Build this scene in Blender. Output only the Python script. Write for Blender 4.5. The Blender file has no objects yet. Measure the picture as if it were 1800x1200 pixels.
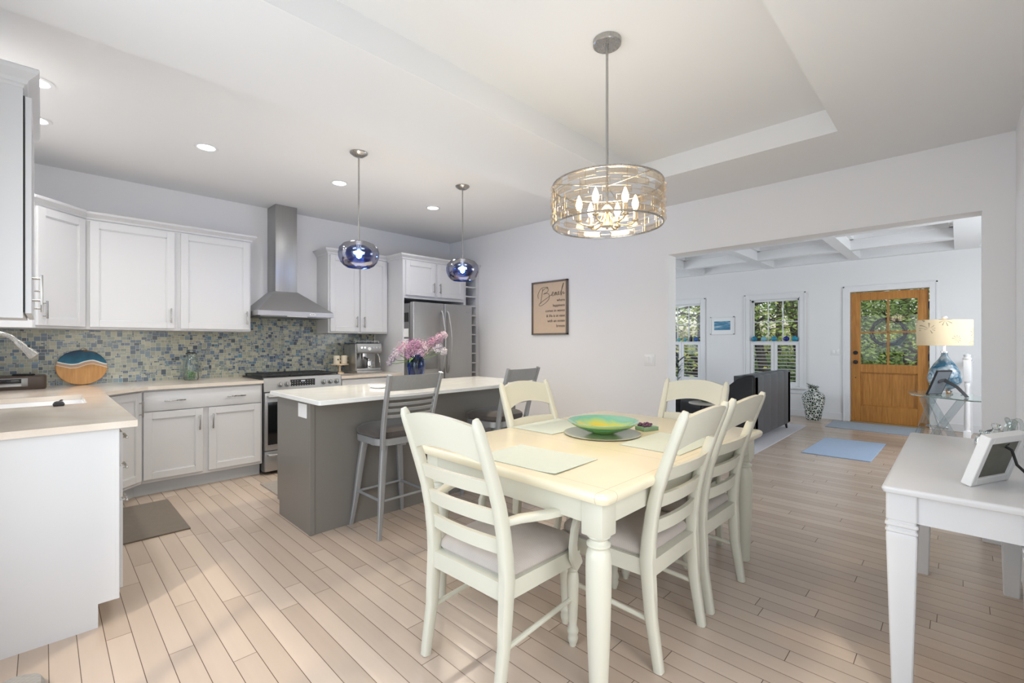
import bpy, bmesh, math, random
from mathutils import Vector, Matrix, noise
R = math.radians
S = bpy.context.scene
C = S.collection
random.seed(7)

# ------------------------------------------------------------------ camera
TH = 0.7736
cam_d = bpy.data.cameras.new('camera')
cam = bpy.data.objects.new('camera', cam_d); C.objects.link(cam)
cam.location = (0, 0, 1.273); cam.rotation_euler = (R(90), 0, TH - R(90))
cam_d.sensor_width = 36; cam_d.lens = 805.1 / 1800 * 36; cam_d.shift_y = 2 / 1800
cam_d.clip_start = 0.02; cam_d.clip_end = 300
S.camera = cam

# ------------------------------------------------------------------ world, sun, added fill lamps, exposure
S.view_settings.view_transform = 'Standard'; S.view_settings.look = 'None'
S.view_settings.gamma = 1; S.view_settings.use_curve_mapping = False
S.view_settings.exposure = 0.07
W = bpy.data.worlds.new('sky'); S.world = W; W.use_nodes = True
wn = W.node_tree; wn.nodes.clear()
wo = wn.nodes.new('ShaderNodeOutputWorld'); wb = wn.nodes.new('ShaderNodeBackground')
ws = wn.nodes.new('ShaderNodeTexSky'); ws.sky_type = 'NISHITA'; ws.sun_disc = False
ws.sun_elevation = R(48); ws.sun_rotation = R(200); ws.air_density = 1.2; ws.dust_density = 2.0
wb.inputs['Strength'].default_value = 0.22
wn.links.new(ws.outputs[0], wb.inputs[0]); wn.links.new(wb.outputs[0], wo.inputs[0])

def lamp(name, kind, loc, rot, energy, color=(1, 1, 1), size=1, sy=None, **kw):
    l = bpy.data.lights.new(name, kind); l.energy = energy; l.color = color
    if kind == 'AREA':
        l.shape = 'RECTANGLE'; l.size = size; l.size_y = sy or size
    o = bpy.data.objects.new(name, l); C.objects.link(o)
    o.location = loc; o.rotation_euler = rot
    for k, v in kw.items(): setattr(l, k, v)
    return o
lamp('sun', 'SUN', (0, 0, 20), (R(34.5), 0, R(-56)), 1.1, (1, .90, .74), angle=R(3))
FILL_DAY = (.84, .925, 1.0)
# area lamps added as daylight fill, each set in an unseen window opening
lamp('daylight_patio_door', 'AREA', (.8, -.22, 1.12), (R(90), 0, 0), 13, FILL_DAY, 1.3, 1.95)
lamp('fill_lamp_west', 'AREA', (-.33, 1.35, 1.35), (R(90), 0, R(-90)), 28, FILL_DAY, 2.0, 1.6)
lamp('fill_lamp_sink', 'AREA', (-.335, 4.12, 1.6), (R(90), 0, R(-90)), 2.2, FILL_DAY, .95, .85)
lamp('fill_lamp_living_north', 'AREA', (6.4, 5.36, 1.6), (R(90), 0, R(180)), 46, FILL_DAY, 2.6, 1.3)
lamp('fill_lamp_living_south', 'AREA', (6.6, -1.44, 1.7), (R(90), 0, 0), 56, FILL_DAY, 2.6, 1.3)

# ------------------------------------------------------------------ materials
def lin(c):
    if isinstance(c, str):
        c = [int(c[i:i+2], 16) / 255 for i in (0, 2, 4)]
        c = [x / 12.92 if x <= .04045 else ((x + .055) / 1.055) ** 2.4 for x in c]
    return (c[0], c[1], c[2], 1)
class NT:
    def __init__(s, name):
        s.m = bpy.data.materials.new(name); s.m.use_nodes = True
        s.t = s.m.node_tree; s.b = s.t.nodes['Principled BSDF']; s.out = s.t.nodes['Material Output']
    def n(s, typ, **kw):
        x = s.t.nodes.new('ShaderNode' + typ)
        for k, v in kw.items(): setattr(x, k, v)
        return x
    def l(s, a, b): s.t.links.new(a, b)
    def math(s, op, a, b=None, c=None):
        x = s.n('Math', operation=op)
        for i, v in enumerate((a, b, c)):
            if v is None: continue
            if isinstance(v, (int, float)): x.inputs[i].default_value = v
            else: s.l(v, x.inputs[i])
        return x.outputs[0]
    def mix(s, fac, a, b):
        x = s.n('Mix', data_type='RGBA')
        for sock, v in ((x.inputs[0], fac), (x.inputs[6], a), (x.inputs[7], b)):
            if isinstance(v, (int, float)): sock.default_value = v
            elif isinstance(v, (tuple, str)): sock.default_value = lin(v)
            else: s.l(v, sock)
        return x.outputs[2]
    def noise(s, scale, detail=3, vec=None, **kw):
        x = s.n('TexNoise', **kw); x.inputs['Scale'].default_value = scale; x.inputs['Detail'].default_value = detail
        s.l(vec if vec is not None else s.obj(), x.inputs['Vector']); return x
    def obj(s):
        if not hasattr(s, '_o'): s._o = s.n('TexCoord').outputs['Object']
        return s._o
    def xyz(s, v):
        x = s.n('SeparateXYZ'); s.l(v, x.inputs[0]); return x.outputs
    def vec(s, x, y, z):
        c = s.n('CombineXYZ')
        for i, v in enumerate((x, y, z)):
            if isinstance(v, (int, float)): c.inputs[i].default_value = v
            else: s.l(v, c.inputs[i])
        return c.outputs[0]
    def bump(s, h, strength=.2, dist=.002):
        b = s.n('Bump'); b.inputs['Strength'].default_value = strength; b.inputs['Distance'].default_value = dist
        s.l(h, b.inputs['Height']); s.l(b.outputs[0], s.b.inputs['Normal'])
    def set(s, **kw):
        names = dict(rough='Roughness', metal='Metallic', trans='Transmission Weight', ior='IOR', coat='Coat Weight', spec='Specular IOR Level', alpha='Alpha', sheen='Sheen Weight')
        for k, v in kw.items(): s.b.inputs[names[k]].default_value = v
        return s
def paint(name, col, rough=.5, var=.03, scale=6, metal=0, **kw):
    t = NT(name); t.set(rough=rough, metal=metal, **kw)
    n = t.noise(scale)
    c = lin(col); d = tuple(x * (1 - var * 2) for x in c[:3])
    t.l(t.mix(n.outputs[0], (c[0], c[1], c[2]), d), t.b.inputs['Base Color'])
    return t
def P(name, col, rough=.5, **kw): return paint(name, col, rough, **kw).m
_mix_old = NT.mix
def _mix(s, fac, a, b):
    x = s.n('Mix', data_type='RGBA')
    for sock, v in ((x.inputs[0], fac), (x.inputs[6], a), (x.inputs[7], b)):
        if isinstance(v, (int, float)): sock.default_value = v
        elif isinstance(v, str): sock.default_value = lin(v)
        elif isinstance(v, tuple): sock.default_value = (v[0], v[1], v[2], 1)
        else: s.l(v, sock)
    return x.outputs[2]
NT.mix = _mix

def brushed(name, col, rough=.3, metal=1.0, axis=2):
    t = NT(name); t.set(rough=rough, metal=metal)
    x, y, z = t.xyz(t.obj())
    v = t.vec(t.math('MULTIPLY', x, 3 if axis == 0 else 90), t.math('MULTIPLY', y, 90), t.math('MULTIPLY', z, 3 if axis == 2 else 90))
    n = t.noise(1.5, 2, v)
    c = lin(col)
    t.l(t.mix(n.outputs[0], tuple(a * .9 for a in c[:3]), tuple(min(1, a * 1.08) for a in c[:3])), t.b.inputs['Base Color'])
    t.l(t.math('MULTIPLY_ADD', n.outputs[0], .15, rough - .07), t.b.inputs['Roughness'])
    return t.m
def fabric(name, col, col2, scale=260, rough=.95):
    t = NT(name); t.set(rough=rough, sheen=.2)
    x, y, z = t.xyz(t.obj())
    a = t.math('SINE', t.math('MULTIPLY', t.math('ADD', x, z), scale * 2))
    b = t.math('SINE', t.math('MULTIPLY', t.math('ADD', y, z), scale * 2))
    w = t.math('MULTIPLY_ADD', t.math('MULTIPLY', a, b), .5, .5)
    n = t.noise(25, 4)
    f = t.math('MULTIPLY_ADD', w, .4, t.math('MULTIPLY', n.outputs[0], .6))
    t.l(t.mix(f, col, col2), t.b.inputs['Base Color']); t.bump(w, .25, .001)
    return t.m
def wood(name, c1, c2, rough=.4, axis=2, scale=1.0):
    t = NT(name); t.set(rough=rough)
    x, y, z = t.xyz(t.obj()); k = [22, 22, 22]; k[axis] = 1.6
    v = t.vec(*[t.math('MULTIPLY', q, m * scale) for q, m in zip((x, y, z), k)])
    n = t.noise(1.4, 6, v, noise_dimensions='3D'); n.inputs['Distortion'].default_value = .8
    n2 = t.noise(5, 3, v)
    f = t.math('MULTIPLY_ADD', n.outputs[0], .7, t.math('MULTIPLY', n2.outputs[0], .3))
    r = t.n('ValToRGB'); r.color_ramp.elements[0].position = .3; r.color_ramp.elements[1].position = .68
    r.color_ramp.elements[0].color = lin(c1); r.color_ramp.elements[1].color = lin(c2)
    t.l(f, r.inputs[0]); t.l(r.outputs[0], t.b.inputs['Base Color']); t.bump(f, .08, .001)
    return t.m
def glass(name, col, rough=.02, ior=1.45):
    t = NT(name); t.set(rough=rough, trans=1.0, ior=ior); t.b.inputs['Base Color'].default_value = lin(col); return t.m
def pane(name, col='FFFFFF', refl=.015):
    t = NT(name); t.t.nodes.remove(t.b)
    a = t.n('BsdfTransparent'); a.inputs[0].default_value = lin(col)
    g = t.n('BsdfGlossy'); g.inputs['Roughness'].default_value = .02
    lw = t.n('LayerWeight'); lw.inputs[0].default_value = .15
    m = t.n('MixShader'); t.l(t.math('MULTIPLY_ADD', lw.outputs['Fresnel'], .35, refl), m.inputs[0])
    t.l(a.outputs[0], m.inputs[1]); t.l(g.outputs[0], m.inputs[2]); t.l(m.outputs[0], t.out.inputs[0]); return t.m
def emit(name, col, s):
    t = NT(name); t.b.inputs['Base Color'].default_value = lin(col); t.b.inputs['Emission Color'].default_value = lin(col)
    t.b.inputs['Emission Strength'].default_value = s; return t.m

M = {}
M['wall'] = P('wall_paint', 'F1F0F0', .75, var=.008, scale=2)
M['ceil'] = P('ceiling_paint', 'ECECEC', .85, var=.008, scale=2)
M['trim'] = P('white_trim', 'EDEDEE', .4, var=.01)
M['cab'] = P('white_cabinet', 'D4D4D5', .35, var=.01)
M['kick'] = P('grey_toe_kick', 'C6C9CC', .5, var=.02)
M['cream'] = P('cream_paint', 'D4D2C2', .38, var=.02)
M['desk'] = P('white_desk', 'E0E0E1', .3, var=.01)
M['island'] = P('taupe_island', '7B7771', .32, var=.02, scale=3)
M['steel'] = brushed('stainless', 'B2B2B2', .42, axis=0)
M['steelv'] = brushed('stainless_vertical', 'B0B0AF', .40, axis=2)
M['steeld'] = brushed('stainless_dark', '8C8C8C', .35, axis=0)
M['nickel'] = brushed('brushed_nickel', 'B5B3AF', .28)
M['chrome'] = P('chrome', 'E8E8E8', .08, metal=1)
M['iron'] = P('cast_iron', '2B2C2E', .55)
M['black'] = P('black_gloss', '101113', .12)
M['blackm'] = P('black_matte', '1C1C1E', .6)
M['dark'] = P('dark_recess', '2A2A2C', .8)
M['stool'] = brushed('stool_metal', 'A6A8AA', .38, metal=.5)
M['seatf'] = fabric('stool_fabric', '57504B', '3E3A38', 200)
M['cushion'] = fabric('linen_cushion', 'C2B9B1', 'B0A79F', 300)
M['mat'] = fabric('woven_mat', 'D0D8CC', 'C4CEC4', 400)
M['kmat'] = fabric('kitchen_mat', '7A6E60', '645A50', 120)
M['rmat'] = fabric('range_mat', 'A59C92', '8E857C', 120)
M['tmat'] = fabric('grey_throw', 'A8A49E', '88847E', 150)
M['brug'] = fabric('blue_rug', 'A9BDD6', '8AA3C2', 80)
M['lrug'] = fabric('pale_rug', 'C9C6C8', 'A9A6AC', 60)
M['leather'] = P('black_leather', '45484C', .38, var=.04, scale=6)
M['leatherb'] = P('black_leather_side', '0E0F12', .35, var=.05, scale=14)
M['glass'] = glass('clear_glass', 'F4FAF8')
M['pane'] = pane('window_glass')
M['bulb'] = emit('warm_bulb', 'FFE2B8', 9)
M['led'] = emit('led_disc', 'FFFFFF', 9)
M['gold'] = brushed('champagne_metal', 'CDBEA4', .3)
M['doorw'] = wood('door_wood', '9C6222', 'C88B40', .36)
M['boardw'] = wood('board_wood', 'B9803F', 'D9A863', .4)
M['plastic'] = P('white_plastic', 'F2F2F2', .35, var=.005)
M['quartz'] = None

# quartz counters: pale warm stone and white island top
def quartz(name, a, b, rough):
    t = NT(name); t.set(rough=rough)
    n = t.noise(2.2, 8); n.inputs['Distortion'].default_value = 1.5
    n2 = t.noise(300, 1)
    r = t.n('ValToRGB'); r.color_ramp.elements[0].position = .35; r.color_ramp.elements[1].position = .62
    r.color_ramp.elements[0].color = lin(b); r.color_ramp.elements[1].color = lin(a)
    t.l(t.math('MULTIPLY_ADD', n2.outputs[0], .15, t.math('MULTIPLY', n.outputs[0], .85)), r.inputs[0]); t.l(r.outputs[0], t.b.inputs['Base Color']); return t.m
M['counter'] = quartz('warm_quartz', 'E2D8CC', 'D6C9BA', .13)
M['islandtop'] = quartz('white_quartz', 'ECECEA', 'E0E0DE', .12)

# floor planks running along Y
def floor_mat():
    t = NT('whitewashed_oak_planks'); x, y, z = t.xyz(t.obj())
    row = t.math('FLOOR', t.math('DIVIDE', t.math('ADD', x, .07), .0857))
    fx = t.math('FRACT', t.math('DIVIDE', t.math('ADD', x, .07), .0857))
    wn1 = t.n('TexWhiteNoise', noise_dimensions='1D'); t.l(row, wn1.inputs['W'])
    ys = t.math('DIVIDE', t.math('ADD', y, t.math('MULTIPLY', wn1.outputs['Value'], 7.3)), 1.05)
    idx = t.math('FLOOR', ys); fy = t.math('FRACT', ys)
    wn2 = t.n('TexWhiteNoise', noise_dimensions='2D'); t.l(t.vec(row, idx, 0), wn2.inputs['Vector'])
    v = t.vec(t.math('MULTIPLY_ADD', x, 14, t.math('MULTIPLY', wn2.outputs['Value'], 40)), t.math('MULTIPLY', y, .8), 0)
    n = t.noise(2.0, 2, v)
    tone = t.math('MULTIPLY_ADD', wn2.outputs['Value'], .62, t.math('MULTIPLY', n.outputs[0], .28))
    r = t.n('ValToRGB'); e = r.color_ramp.elements
    e[0].position = .15; e[0].color = lin('B9A797'); e[1].position = .9; e[1].color = lin('CCBAAA')
    m = e.new(.52); m.color = lin('C3B1A1')
    t.l(tone, r.inputs[0])
    ex = t.math('MINIMUM', fx, t.math('SUBTRACT', 1, fx)); ey = t.math('MINIMUM', fy, t.math('SUBTRACT', 1, fy))
    gx = t.math('LESS_THAN', ex, .016); gy = t.math('LESS_THAN', ey, .0013)
    g = t.math('MAXIMUM', gx, gy)
    t.l(t.mix(t.math('MULTIPLY', g, .92), r.outputs[0], '54402F'), t.b.inputs['Base Color'])
    cup = t.math('MINIMUM', t.math('MULTIPLY', ex, 5), 1)
    t.bump(t.math('SUBTRACT', cup, t.math('MULTIPLY', gy, .6)), .35, .0015)
    t.set(rough=.27)
    return t.m
M['floor'] = floor_mat()

# ------------------------------------------------------------------ mesh builder
class MB:
    def __init__(s, mat=None): s.bm = bmesh.new(); s.M = mat or Matrix.Identity(4)
    def _v(s, p): return s.bm.verts.new(s.M @ Vector(p))
    def box(s, x0, x1, y0, y1, z0, z1, bev=0, seg=2, rot=None):
        b = bmesh.new(); bmesh.ops.create_cube(b, size=1)
        c = Vector(((x0+x1)/2, (y0+y1)/2, (z0+z1)/2)); d = Vector((abs(x1-x0), abs(y1-y0), abs(z1-z0)))
        for v in b.verts: v.co = Vector((v.co.x*d.x, v.co.y*d.y, v.co.z*d.z))
        if bev: bmesh.ops.bevel(b, geom=b.edges[:], offset=min(bev, min(d)*.49), segments=seg, affect='EDGES', profile=.5)
        m = s.M @ Matrix.Translation(c) @ (rot.to_4x4() if rot else Matrix.Identity(4))
        s._merge(b, m); return s
    def _merge(s, b, m):
        vm = [s.bm.verts.new(m @ v.co) for v in b.verts]; b.verts.index_update()
        for f in b.faces:
            try: s.bm.faces.new([vm[v.index] for v in f.verts])
            except ValueError: pass
        b.free()
    def ring(s, pts): return [s._v(p) for p in pts]
    def bridge(s, a, b):
        n = len(a)
        for i in range(n): s.bm.faces.new((a[i], a[(i+1) % n], b[(i+1) % n], b[i]))
    def loft(s, rings, caps=True, closed=False):
        rs = [s.ring(r) for r in rings]
        for a, b in zip(rs, rs[1:]): s.bridge(a, b)
        if closed: s.bridge(rs[-1], rs[0])
        elif caps: s.bm.faces.new(rs[0][::-1]); s.bm.faces.new(rs[-1])
        return s
    def lathe(s, prof, c=(0, 0, 0), n=20, caps=True, sx=1, sy=1):
        return s.loft([[(c[0]+r*sx*math.cos(2*math.pi*i/n), c[1]+r*sy*math.sin(2*math.pi*i/n), c[2]+z) for i in range(n)] for r, z in prof], caps)
    def cyl(s, p0, p1, r0, r1=None, n=12): return s.tube([p0, p1], [r0, r0 if r1 is None else r1], n)
    def tube(s, pts, r, n=8, closed=False):
        pts = [Vector(p) for p in pts]; rr = r if isinstance(r, (list, tuple)) else [r]*len(pts)
        t0 = (pts[1]-pts[0]).normalized(); u = t0.orthogonal().normalized(); rings = []
        for i, p in enumerate(pts):
            if closed: t = (pts[(i+1) % len(pts)]-pts[i-1]).normalized()
            else: t = (pts[min(i+1, len(pts)-1)]-pts[max(i-1, 0)]).normalized()
            u = (u - t*u.dot(t)).normalized(); w = t.cross(u)
            rings.append([p + u*rr[i]*math.cos(2*math.pi*k/n) + w*rr[i]*math.sin(2*math.pi*k/n) for k in range(n)])
        return s.loft(rings, closed=closed)
    def sweep(s, pts, w, h, up=(0, 0, 1)):       # rectangular section; w across, h along 'up'
        pts = [Vector(p) for p in pts]; up = Vector(up); rings = []
        ww = w if isinstance(w, (list, tuple)) else [w]*len(pts); hh = h if isinstance(h, (list, tuple)) else [h]*len(pts)
        for i, p in enumerate(pts):
            t = (pts[min(i+1, len(pts)-1)]-pts[max(i-1, 0)]).normalized()
            a = t.cross(up).normalized(); b = a.cross(t).normalized()
            W2, H2 = ww[i]/2, hh[i]/2; k = .7
            rings.append([p+a*x*W2+b*y*H2 for x, y in ((k, -1), (1, -k), (1, k), (k, 1), (-k, 1), (-1, k), (-1, -k), (-k, -1))])
        return s.loft(rings)
    def prism(s, poly, axis, a, b):
        f = {'x': lambda p, q: (q, p[0], p[1]), 'y': lambda p, q: (p[0], q, p[1]), 'z': lambda p, q: (p[0], p[1], q)}[axis]
        return s.loft([[f(p, a) for p in poly], [f(p, b) for p in poly]])
    def slab(s, f, nu, nv, th):                  # f(u,v)->point ; thickness vector function or constant vector
        g = [[], []]
        for side in (0, 1):
            for i in range(nu+1):
                row = []
                for j in range(nv+1):
                    p = Vector(f(i/nu, j/nv)); d = Vector(th)
                    row.append(s._v(p + d*(.5 if side else -.5)))
                g[side].append(row)
        for side in (0, 1):
            for i in range(nu):
                for j in range(nv):
                    q = (g[side][i][j], g[side][i+1][j], g[side][i+1][j+1], g[side][i][j+1])
                    s.bm.faces.new(q if side else q[::-1])
        A, B = g
        for i in range(nu):
            s.bm.faces.new((A[i][0], A[i+1][0], B[i+1][0], B[i][0])); s.bm.faces.new((A[i+1][nv], A[i][nv], B[i][nv], B[i+1][nv]))
        for j in range(nv):
            s.bm.faces.new((A[0][j+1], A[0][j], B[0][j], B[0][j+1])); s.bm.faces.new((A[nu][j], A[nu][j+1], B[nu][j+1], B[nu][j]))
        return s
    def build(s, name, mat, parent=None, smooth=35):
        bmesh.ops.recalc_face_normals(s.bm, faces=s.bm.faces[:])
        me = bpy.data.meshes.new(name); s.bm.to_mesh(me); s.bm.free()
        if mat: me.materials.append(mat)
        o = bpy.data.objects.new(name, me); C.objects.link(o)
        if parent: o.parent = parent
        if smooth:
            me.polygons.foreach_set('use_smooth', [True]*len(me.polygons))
            me.set_sharp_from_angle(angle=R(smooth))
        return o
def rrect(hx, hy, r, z=0, n=5, cx=0, cy=0, taper=0):
    pts = []
    for (sx, sy, a0) in ((1, 1, 0), (-1, 1, 90), (-1, -1, 180), (1, -1, 270)):
        for k in range(n+1):
            a = R(a0+90*k/n); x = sx*(hx-r)+r*math.cos(a); y = sy*(hy-r)+r*math.sin(a)
            pts.append((cx+x*(1+taper*y/hy), cy+y, z))
    return pts
def tag(o, label=None, cat=None, group=None, kind=None):
    if label: o['label'] = label
    if cat: o['category'] = cat
    if group: o['group'] = group
    if kind: o['kind'] = kind
    return o
def thing(name, label, cat, loc=(0, 0, 0), rz=0, group=None):
    o = bpy.data.objects.new(name, None); C.objects.link(o); o.empty_display_size = .05
    o.location = loc; o.rotation_euler = (0, 0, rz)
    return tag(o, label, cat, group)
def struct(name, mb, mat, label=None, smooth=0):
    o = mb.build(name, mat, None, smooth); o['kind'] = 'structure'
    if label: o['label'] = label
    return o
def dup(root, loc=None, rz=None, label=None, group=None):
    def cp(o, par):
        c = o.copy(); C.objects.link(c); c.parent = par
        for ch in [x for x in KIDS.get(o.name, [])]: cp(ch, c)
        return c
    c = cp(root, None)
    if loc is not None: c.location = loc
    if rz is not None: c.rotation_euler = (0, 0, rz)
    if label: c['label'] = label
    if group: c['group'] = group
    return c
KIDS = {}
def kids():
    KIDS.clear()
    for o in C.objects:
        if o.parent: KIDS.setdefault(o.parent.name, []).append(o)

YW, XR, XW, YS = 5.40, 4.21, -.36, -.25      # kitchen wall, wall with opening, sink-side wall, desk-side wall
ZK, ZD, ZT = 2.736, 2.586, 2.742             # kitchen ceiling, dining soffit, tray
XL, XJ = 9.15, 4.38                          # living room far wall, living side of opening wall
YL0, YL1, ZL = -1.5, 5.40, 2.8

# ------------------------------------------------------------------ structure
struct('floor', MB().box(XW-.2, XL+.15, -1.7, YW+.15, -.12, 0), M['floor'], 'whitewashed oak plank floor')
def wall(name, axis, c0, c1, a0, a1, z0, z1, holes, label=None, mat='wall'):
    """axis 'x': wall runs along x (c = y range); holes = (a0,a1,z0,z1)"""
    mb = MB(); 
    def bx(p, q, z0_, z1_):
        if q-p < 1e-4 or z1_-z0_ < 1e-4: return
        if axis == 'x': mb.box(p, q, c0, c1, z0_, z1_)
        else: mb.box(c0, c1, p, q, z0_, z1_)
    cur = a0
    for (h0, h1, hz0, hz1) in sorted(holes):
        bx(cur, h0, z0, z1); bx(h0, h1, z0, hz0); bx(h0, h1, hz1, z1); cur = h1
    bx(cur, a1, z0, z1)
    return struct(name, mb, M[mat], label)
wall('wall_north', 'x', YW, YW+.15, XW-.15, XR+.02, 0, 2.9, [], 'light grey kitchen wall behind the cabinets')
wall('wall_east', 'y', XR, XJ, YS-.15, YW, 0, 2.9, [(-.105, 2.011, 0, 2.12)], 'light grey wall with the wide opening to the living room')
wall('wall_south', 'x', YS-.15, YS, XW-.15, XR+.02, 0, 2.9, [(.1, 1.5, .02, 2.12)], 'light grey wall behind the white desk')
wall('wall_west', 'y', XW-.15, XW, YS, YW, 0, 2.9, [(.3, 2.4, .5, 2.2), (3.62, 4.62, 1.12, 2.1)], 'light grey wall beside the sink counter')
struct('ceiling', MB().box(XW-.15, XR+.02, 2.69, YW+.15, ZK, 2.95), M['ceil'], 'flat white kitchen ceiling')
mb = MB()
mb.box(XW-.15, XR, YS-.15, .54, ZD, 2.95); mb.box(XW-.15, XR, 1.912, 2.69, ZD, 2.95)
mb.box(XW-.15, .38, .54, 1.912, ZD, 2.95); mb.box(3.45, XR, .54, 1.912, ZD, 2.95)
struct('ceiling', mb, M['ceil'], 'lower white soffit around the tray ceiling over the dining table')
struct('ceiling', MB().box(.38, 3.45, .54, 1.912, ZT, 2.95), M['ceil'], 'raised white tray ceiling over the dining table')
# living room shell
wall('wall_far', 'y', XL, XL+.15, YL0-.15, YL1+.15, -.05, 2.95, [(.315, 1.27, -.05, 2.09), (1.975, 2.775, .5, 2.06), (3.68, 4.48, .5, 2.06)], 'light grey living room wall with the front door')
wall('wall_livingnorth', 'x', YL1, YL1+.15, XJ-.02, XL, 0, 2.95, [(5.0, 7.8, .9, 2.3)])
wall('wall_livingsouth', 'x', YL0-.15, YL0, XJ-.02, XL, 0, 2.95, [(5.2, 8.0, 1.0, 2.4)])
wall('wall_livingwest', 'y', XR+.02, XJ, YL0-.15, YS-.15, 0, 2.95, [])
struct('ceiling', MB().box(XJ, XL, YL0, YL1, 2.8, 2.95), M['ceil'], 'white living room ceiling inside the coffers')
mb = MB()
for x0, x1 in ((4.38, 4.5), (5.68, 5.82), (6.86, 7.0), (8.08, 8.22), (9.03, 9.15)):
    mb.box(x0, x1, YL0, YL1, 2.6, 2.8)
for y0, y1 in ((-.2, .05), (1.12, 1.26), (2.34, 2.48), (3.56, 3.70), (4.78, 4.92)):
    mb.box(4.38, 9.15, y0, y1, 2.598, 2.8)
struct('trim_1', mb, M['trim'], 'white coffered beams on the living room ceiling')
mb = MB()
for x0, x1 in ((4.5, 5.68), (5.82, 6.86), (7.0, 8.08), (8.22, 9.03)):
    for y0, y1 in ((.05, 1.12), (1.26, 2.34), (2.48, 3.56), (3.70, 4.78)):
        d = .045
        for (a, b, c, e) in ((x0, x0+d, y0, y1), (x1-d, x1, y0, y1), (x0, x1, y0, y0+d), (x0, x1, y1-d, y1)):
            mb.box(a, b, c, e, 2.74, 2.8)
struct('trim_2', mb, M['trim'], 'crown moulding inside each ceiling coffer')
# baseboards
def baseboard(name, mb_boxes):
    mb = MB()
    for b in mb_boxes: mb.box(*b, 0, .115, bev=.004); 
    for (x0, x1, y0, y1) in mb_boxes: pass
    return struct(name, mb, M['trim'])
baseboard('baseboard_east', [(XR-.014, XR, 2.011, YW-.7), (XR-.014, XR, YS, -.105), (XR, XJ, 2.011, 2.025), (XR, XJ, -.119, -.105)])
baseboard('baseboard_far', [(XL-.014, XL, 1.36, YL1), (XL-.014, XL, YL0, .225)])
baseboard('baseboard_livingwest', [(XJ, XJ+.014, 2.011, YL1), (XJ, XJ+.014, YL0, -.105)])
baseboard('baseboard_south', [(1.5, XR, YS, YS+.014)])

def casing(name, axis_x, y0, y1, z0, z1, w=.09, t=.018, sill=False):
    mb = MB(); x0, x1 = axis_x-t, axis_x
    mb.box(x0, x1, y0-w, y0, z0, z1+w, bev=.004); mb.box(x0, x1, y1, y1+w, z0, z1+w, bev=.004); mb.box(x0, x1, y0, y1, z1, z1+w, bev=.004)
    mb.box(x0-.008, x0, y0-w, y0-w+.018, z0, z1+w); mb.box(x0-.008, x0, y1+w-.018, y1+w, z0, z1+w); mb.box(x0-.008, x0, y0-w, y1+w, z1+w-.018, z1+w)
    if sill:
        mb.box(x0-.035, x1+.02, y0-w-.02, y1+w+.02, z0-.03, z0, bev=.005); mb.box(x0, x1, y0-w, y1+w, z0-.11, z0-.03, bev=.004)
    return struct(name, mb, M['trim'])
casing('trim_3', XL, .315, 1.27, 0, 2.09)
def win(n, y0, y1, z0, z1, mid, cols=3):
    """double hung window in the far wall, upper sash with muntins"""
    w = thing('window_%d' % n, None, None, (XL+.05, (y0+y1)/2, z0)); w['kind'] = 'structure'
    h = (y1-y0)/2; H = z1-z0
    mb = MB(); f = .045
    mb.box(.02, .07, -h, -h+f, 0, H); mb.box(.02, .07, h-f, h, 0, H); mb.box(.02, .07, -h, h, 0, f); mb.box(.02, .07, -h, h, H-f, H)
    mb.box(.02, .07, -h, h, mid-z0-.02, mid-z0+.02)
    for i in range(1, cols):
        y = -h+f+(2*h-2*f)*i/cols; mb.box(.035, .055, y-.008, y+.008, mid-z0, H-f)
    zz = (mid-z0+H-f)/2; mb.box(.035, .055, -h, h, zz-.008, zz+.008)
    # jamb liner
    mb.box(-.05, .1, -h, -h+.012, 0, H); mb.box(-.05, .1, h-.012, h, 0, H); mb.box(-.05, .1, -h, h, H-.012, H); mb.box(-.05, .1, -h, h, 0, .012)
    mb.build('window_frame', M['trim'], w, 0)
    MB().box(.044, .047, -h+.02, h-.02, .02, H-.02).build('pane', M['pane'], w, 0)
    return w
win(1, 1.975, 2.775, .5, 2.06, 1.28); casing('trim_4', XL, 1.975, 2.775, .5, 2.06, sill=True)
win(2, 3.68, 4.48, .5, 2.06, 1.28); casing('trim_5', XL, 3.68, 4.48, .5, 2.06, sill=True)
# added windows, out of the picture, framing the fill lamps that light the room
def plainwin(n, axis, c, a0, a1, z0, z1, bars=1):
    mb = MB(); f = .06
    def bx(p, q, u, v):
        if axis == 'x': mb.box(p, q, c-.03, c+.03, u, v)
        else: mb.box(c-.03, c+.03, p, q, u, v)
    bx(a0, a0+f, z0, z1); bx(a1-f, a1, z0, z1); bx(a0, a1, z0, z0+f); bx(a0, a1, z1-f, z1)
    for i in range(1, bars+1):
        m = a0+(a1-a0)*i/(bars+1); bx(m-.03, m+.03, z0, z1)
    return struct('window_%d' % n, mb, M['trim'])
plainwin(3, 'x', YS-.08, .1, 1.5, .02, 2.12)
plainwin(5, 'y', XW-.08, .3, 2.4, .5, 2.2, 2); plainwin(6, 'y', XW-.08, 3.62, 4.62, 1.12, 2.1)
plainwin(7, 'x', YL1+.08, 5.0, 7.8, .9, 2.3, 3); plainwin(8, 'x', YL0-.08, 5.2, 8.0, 1.0, 2.4, 3)

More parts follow.
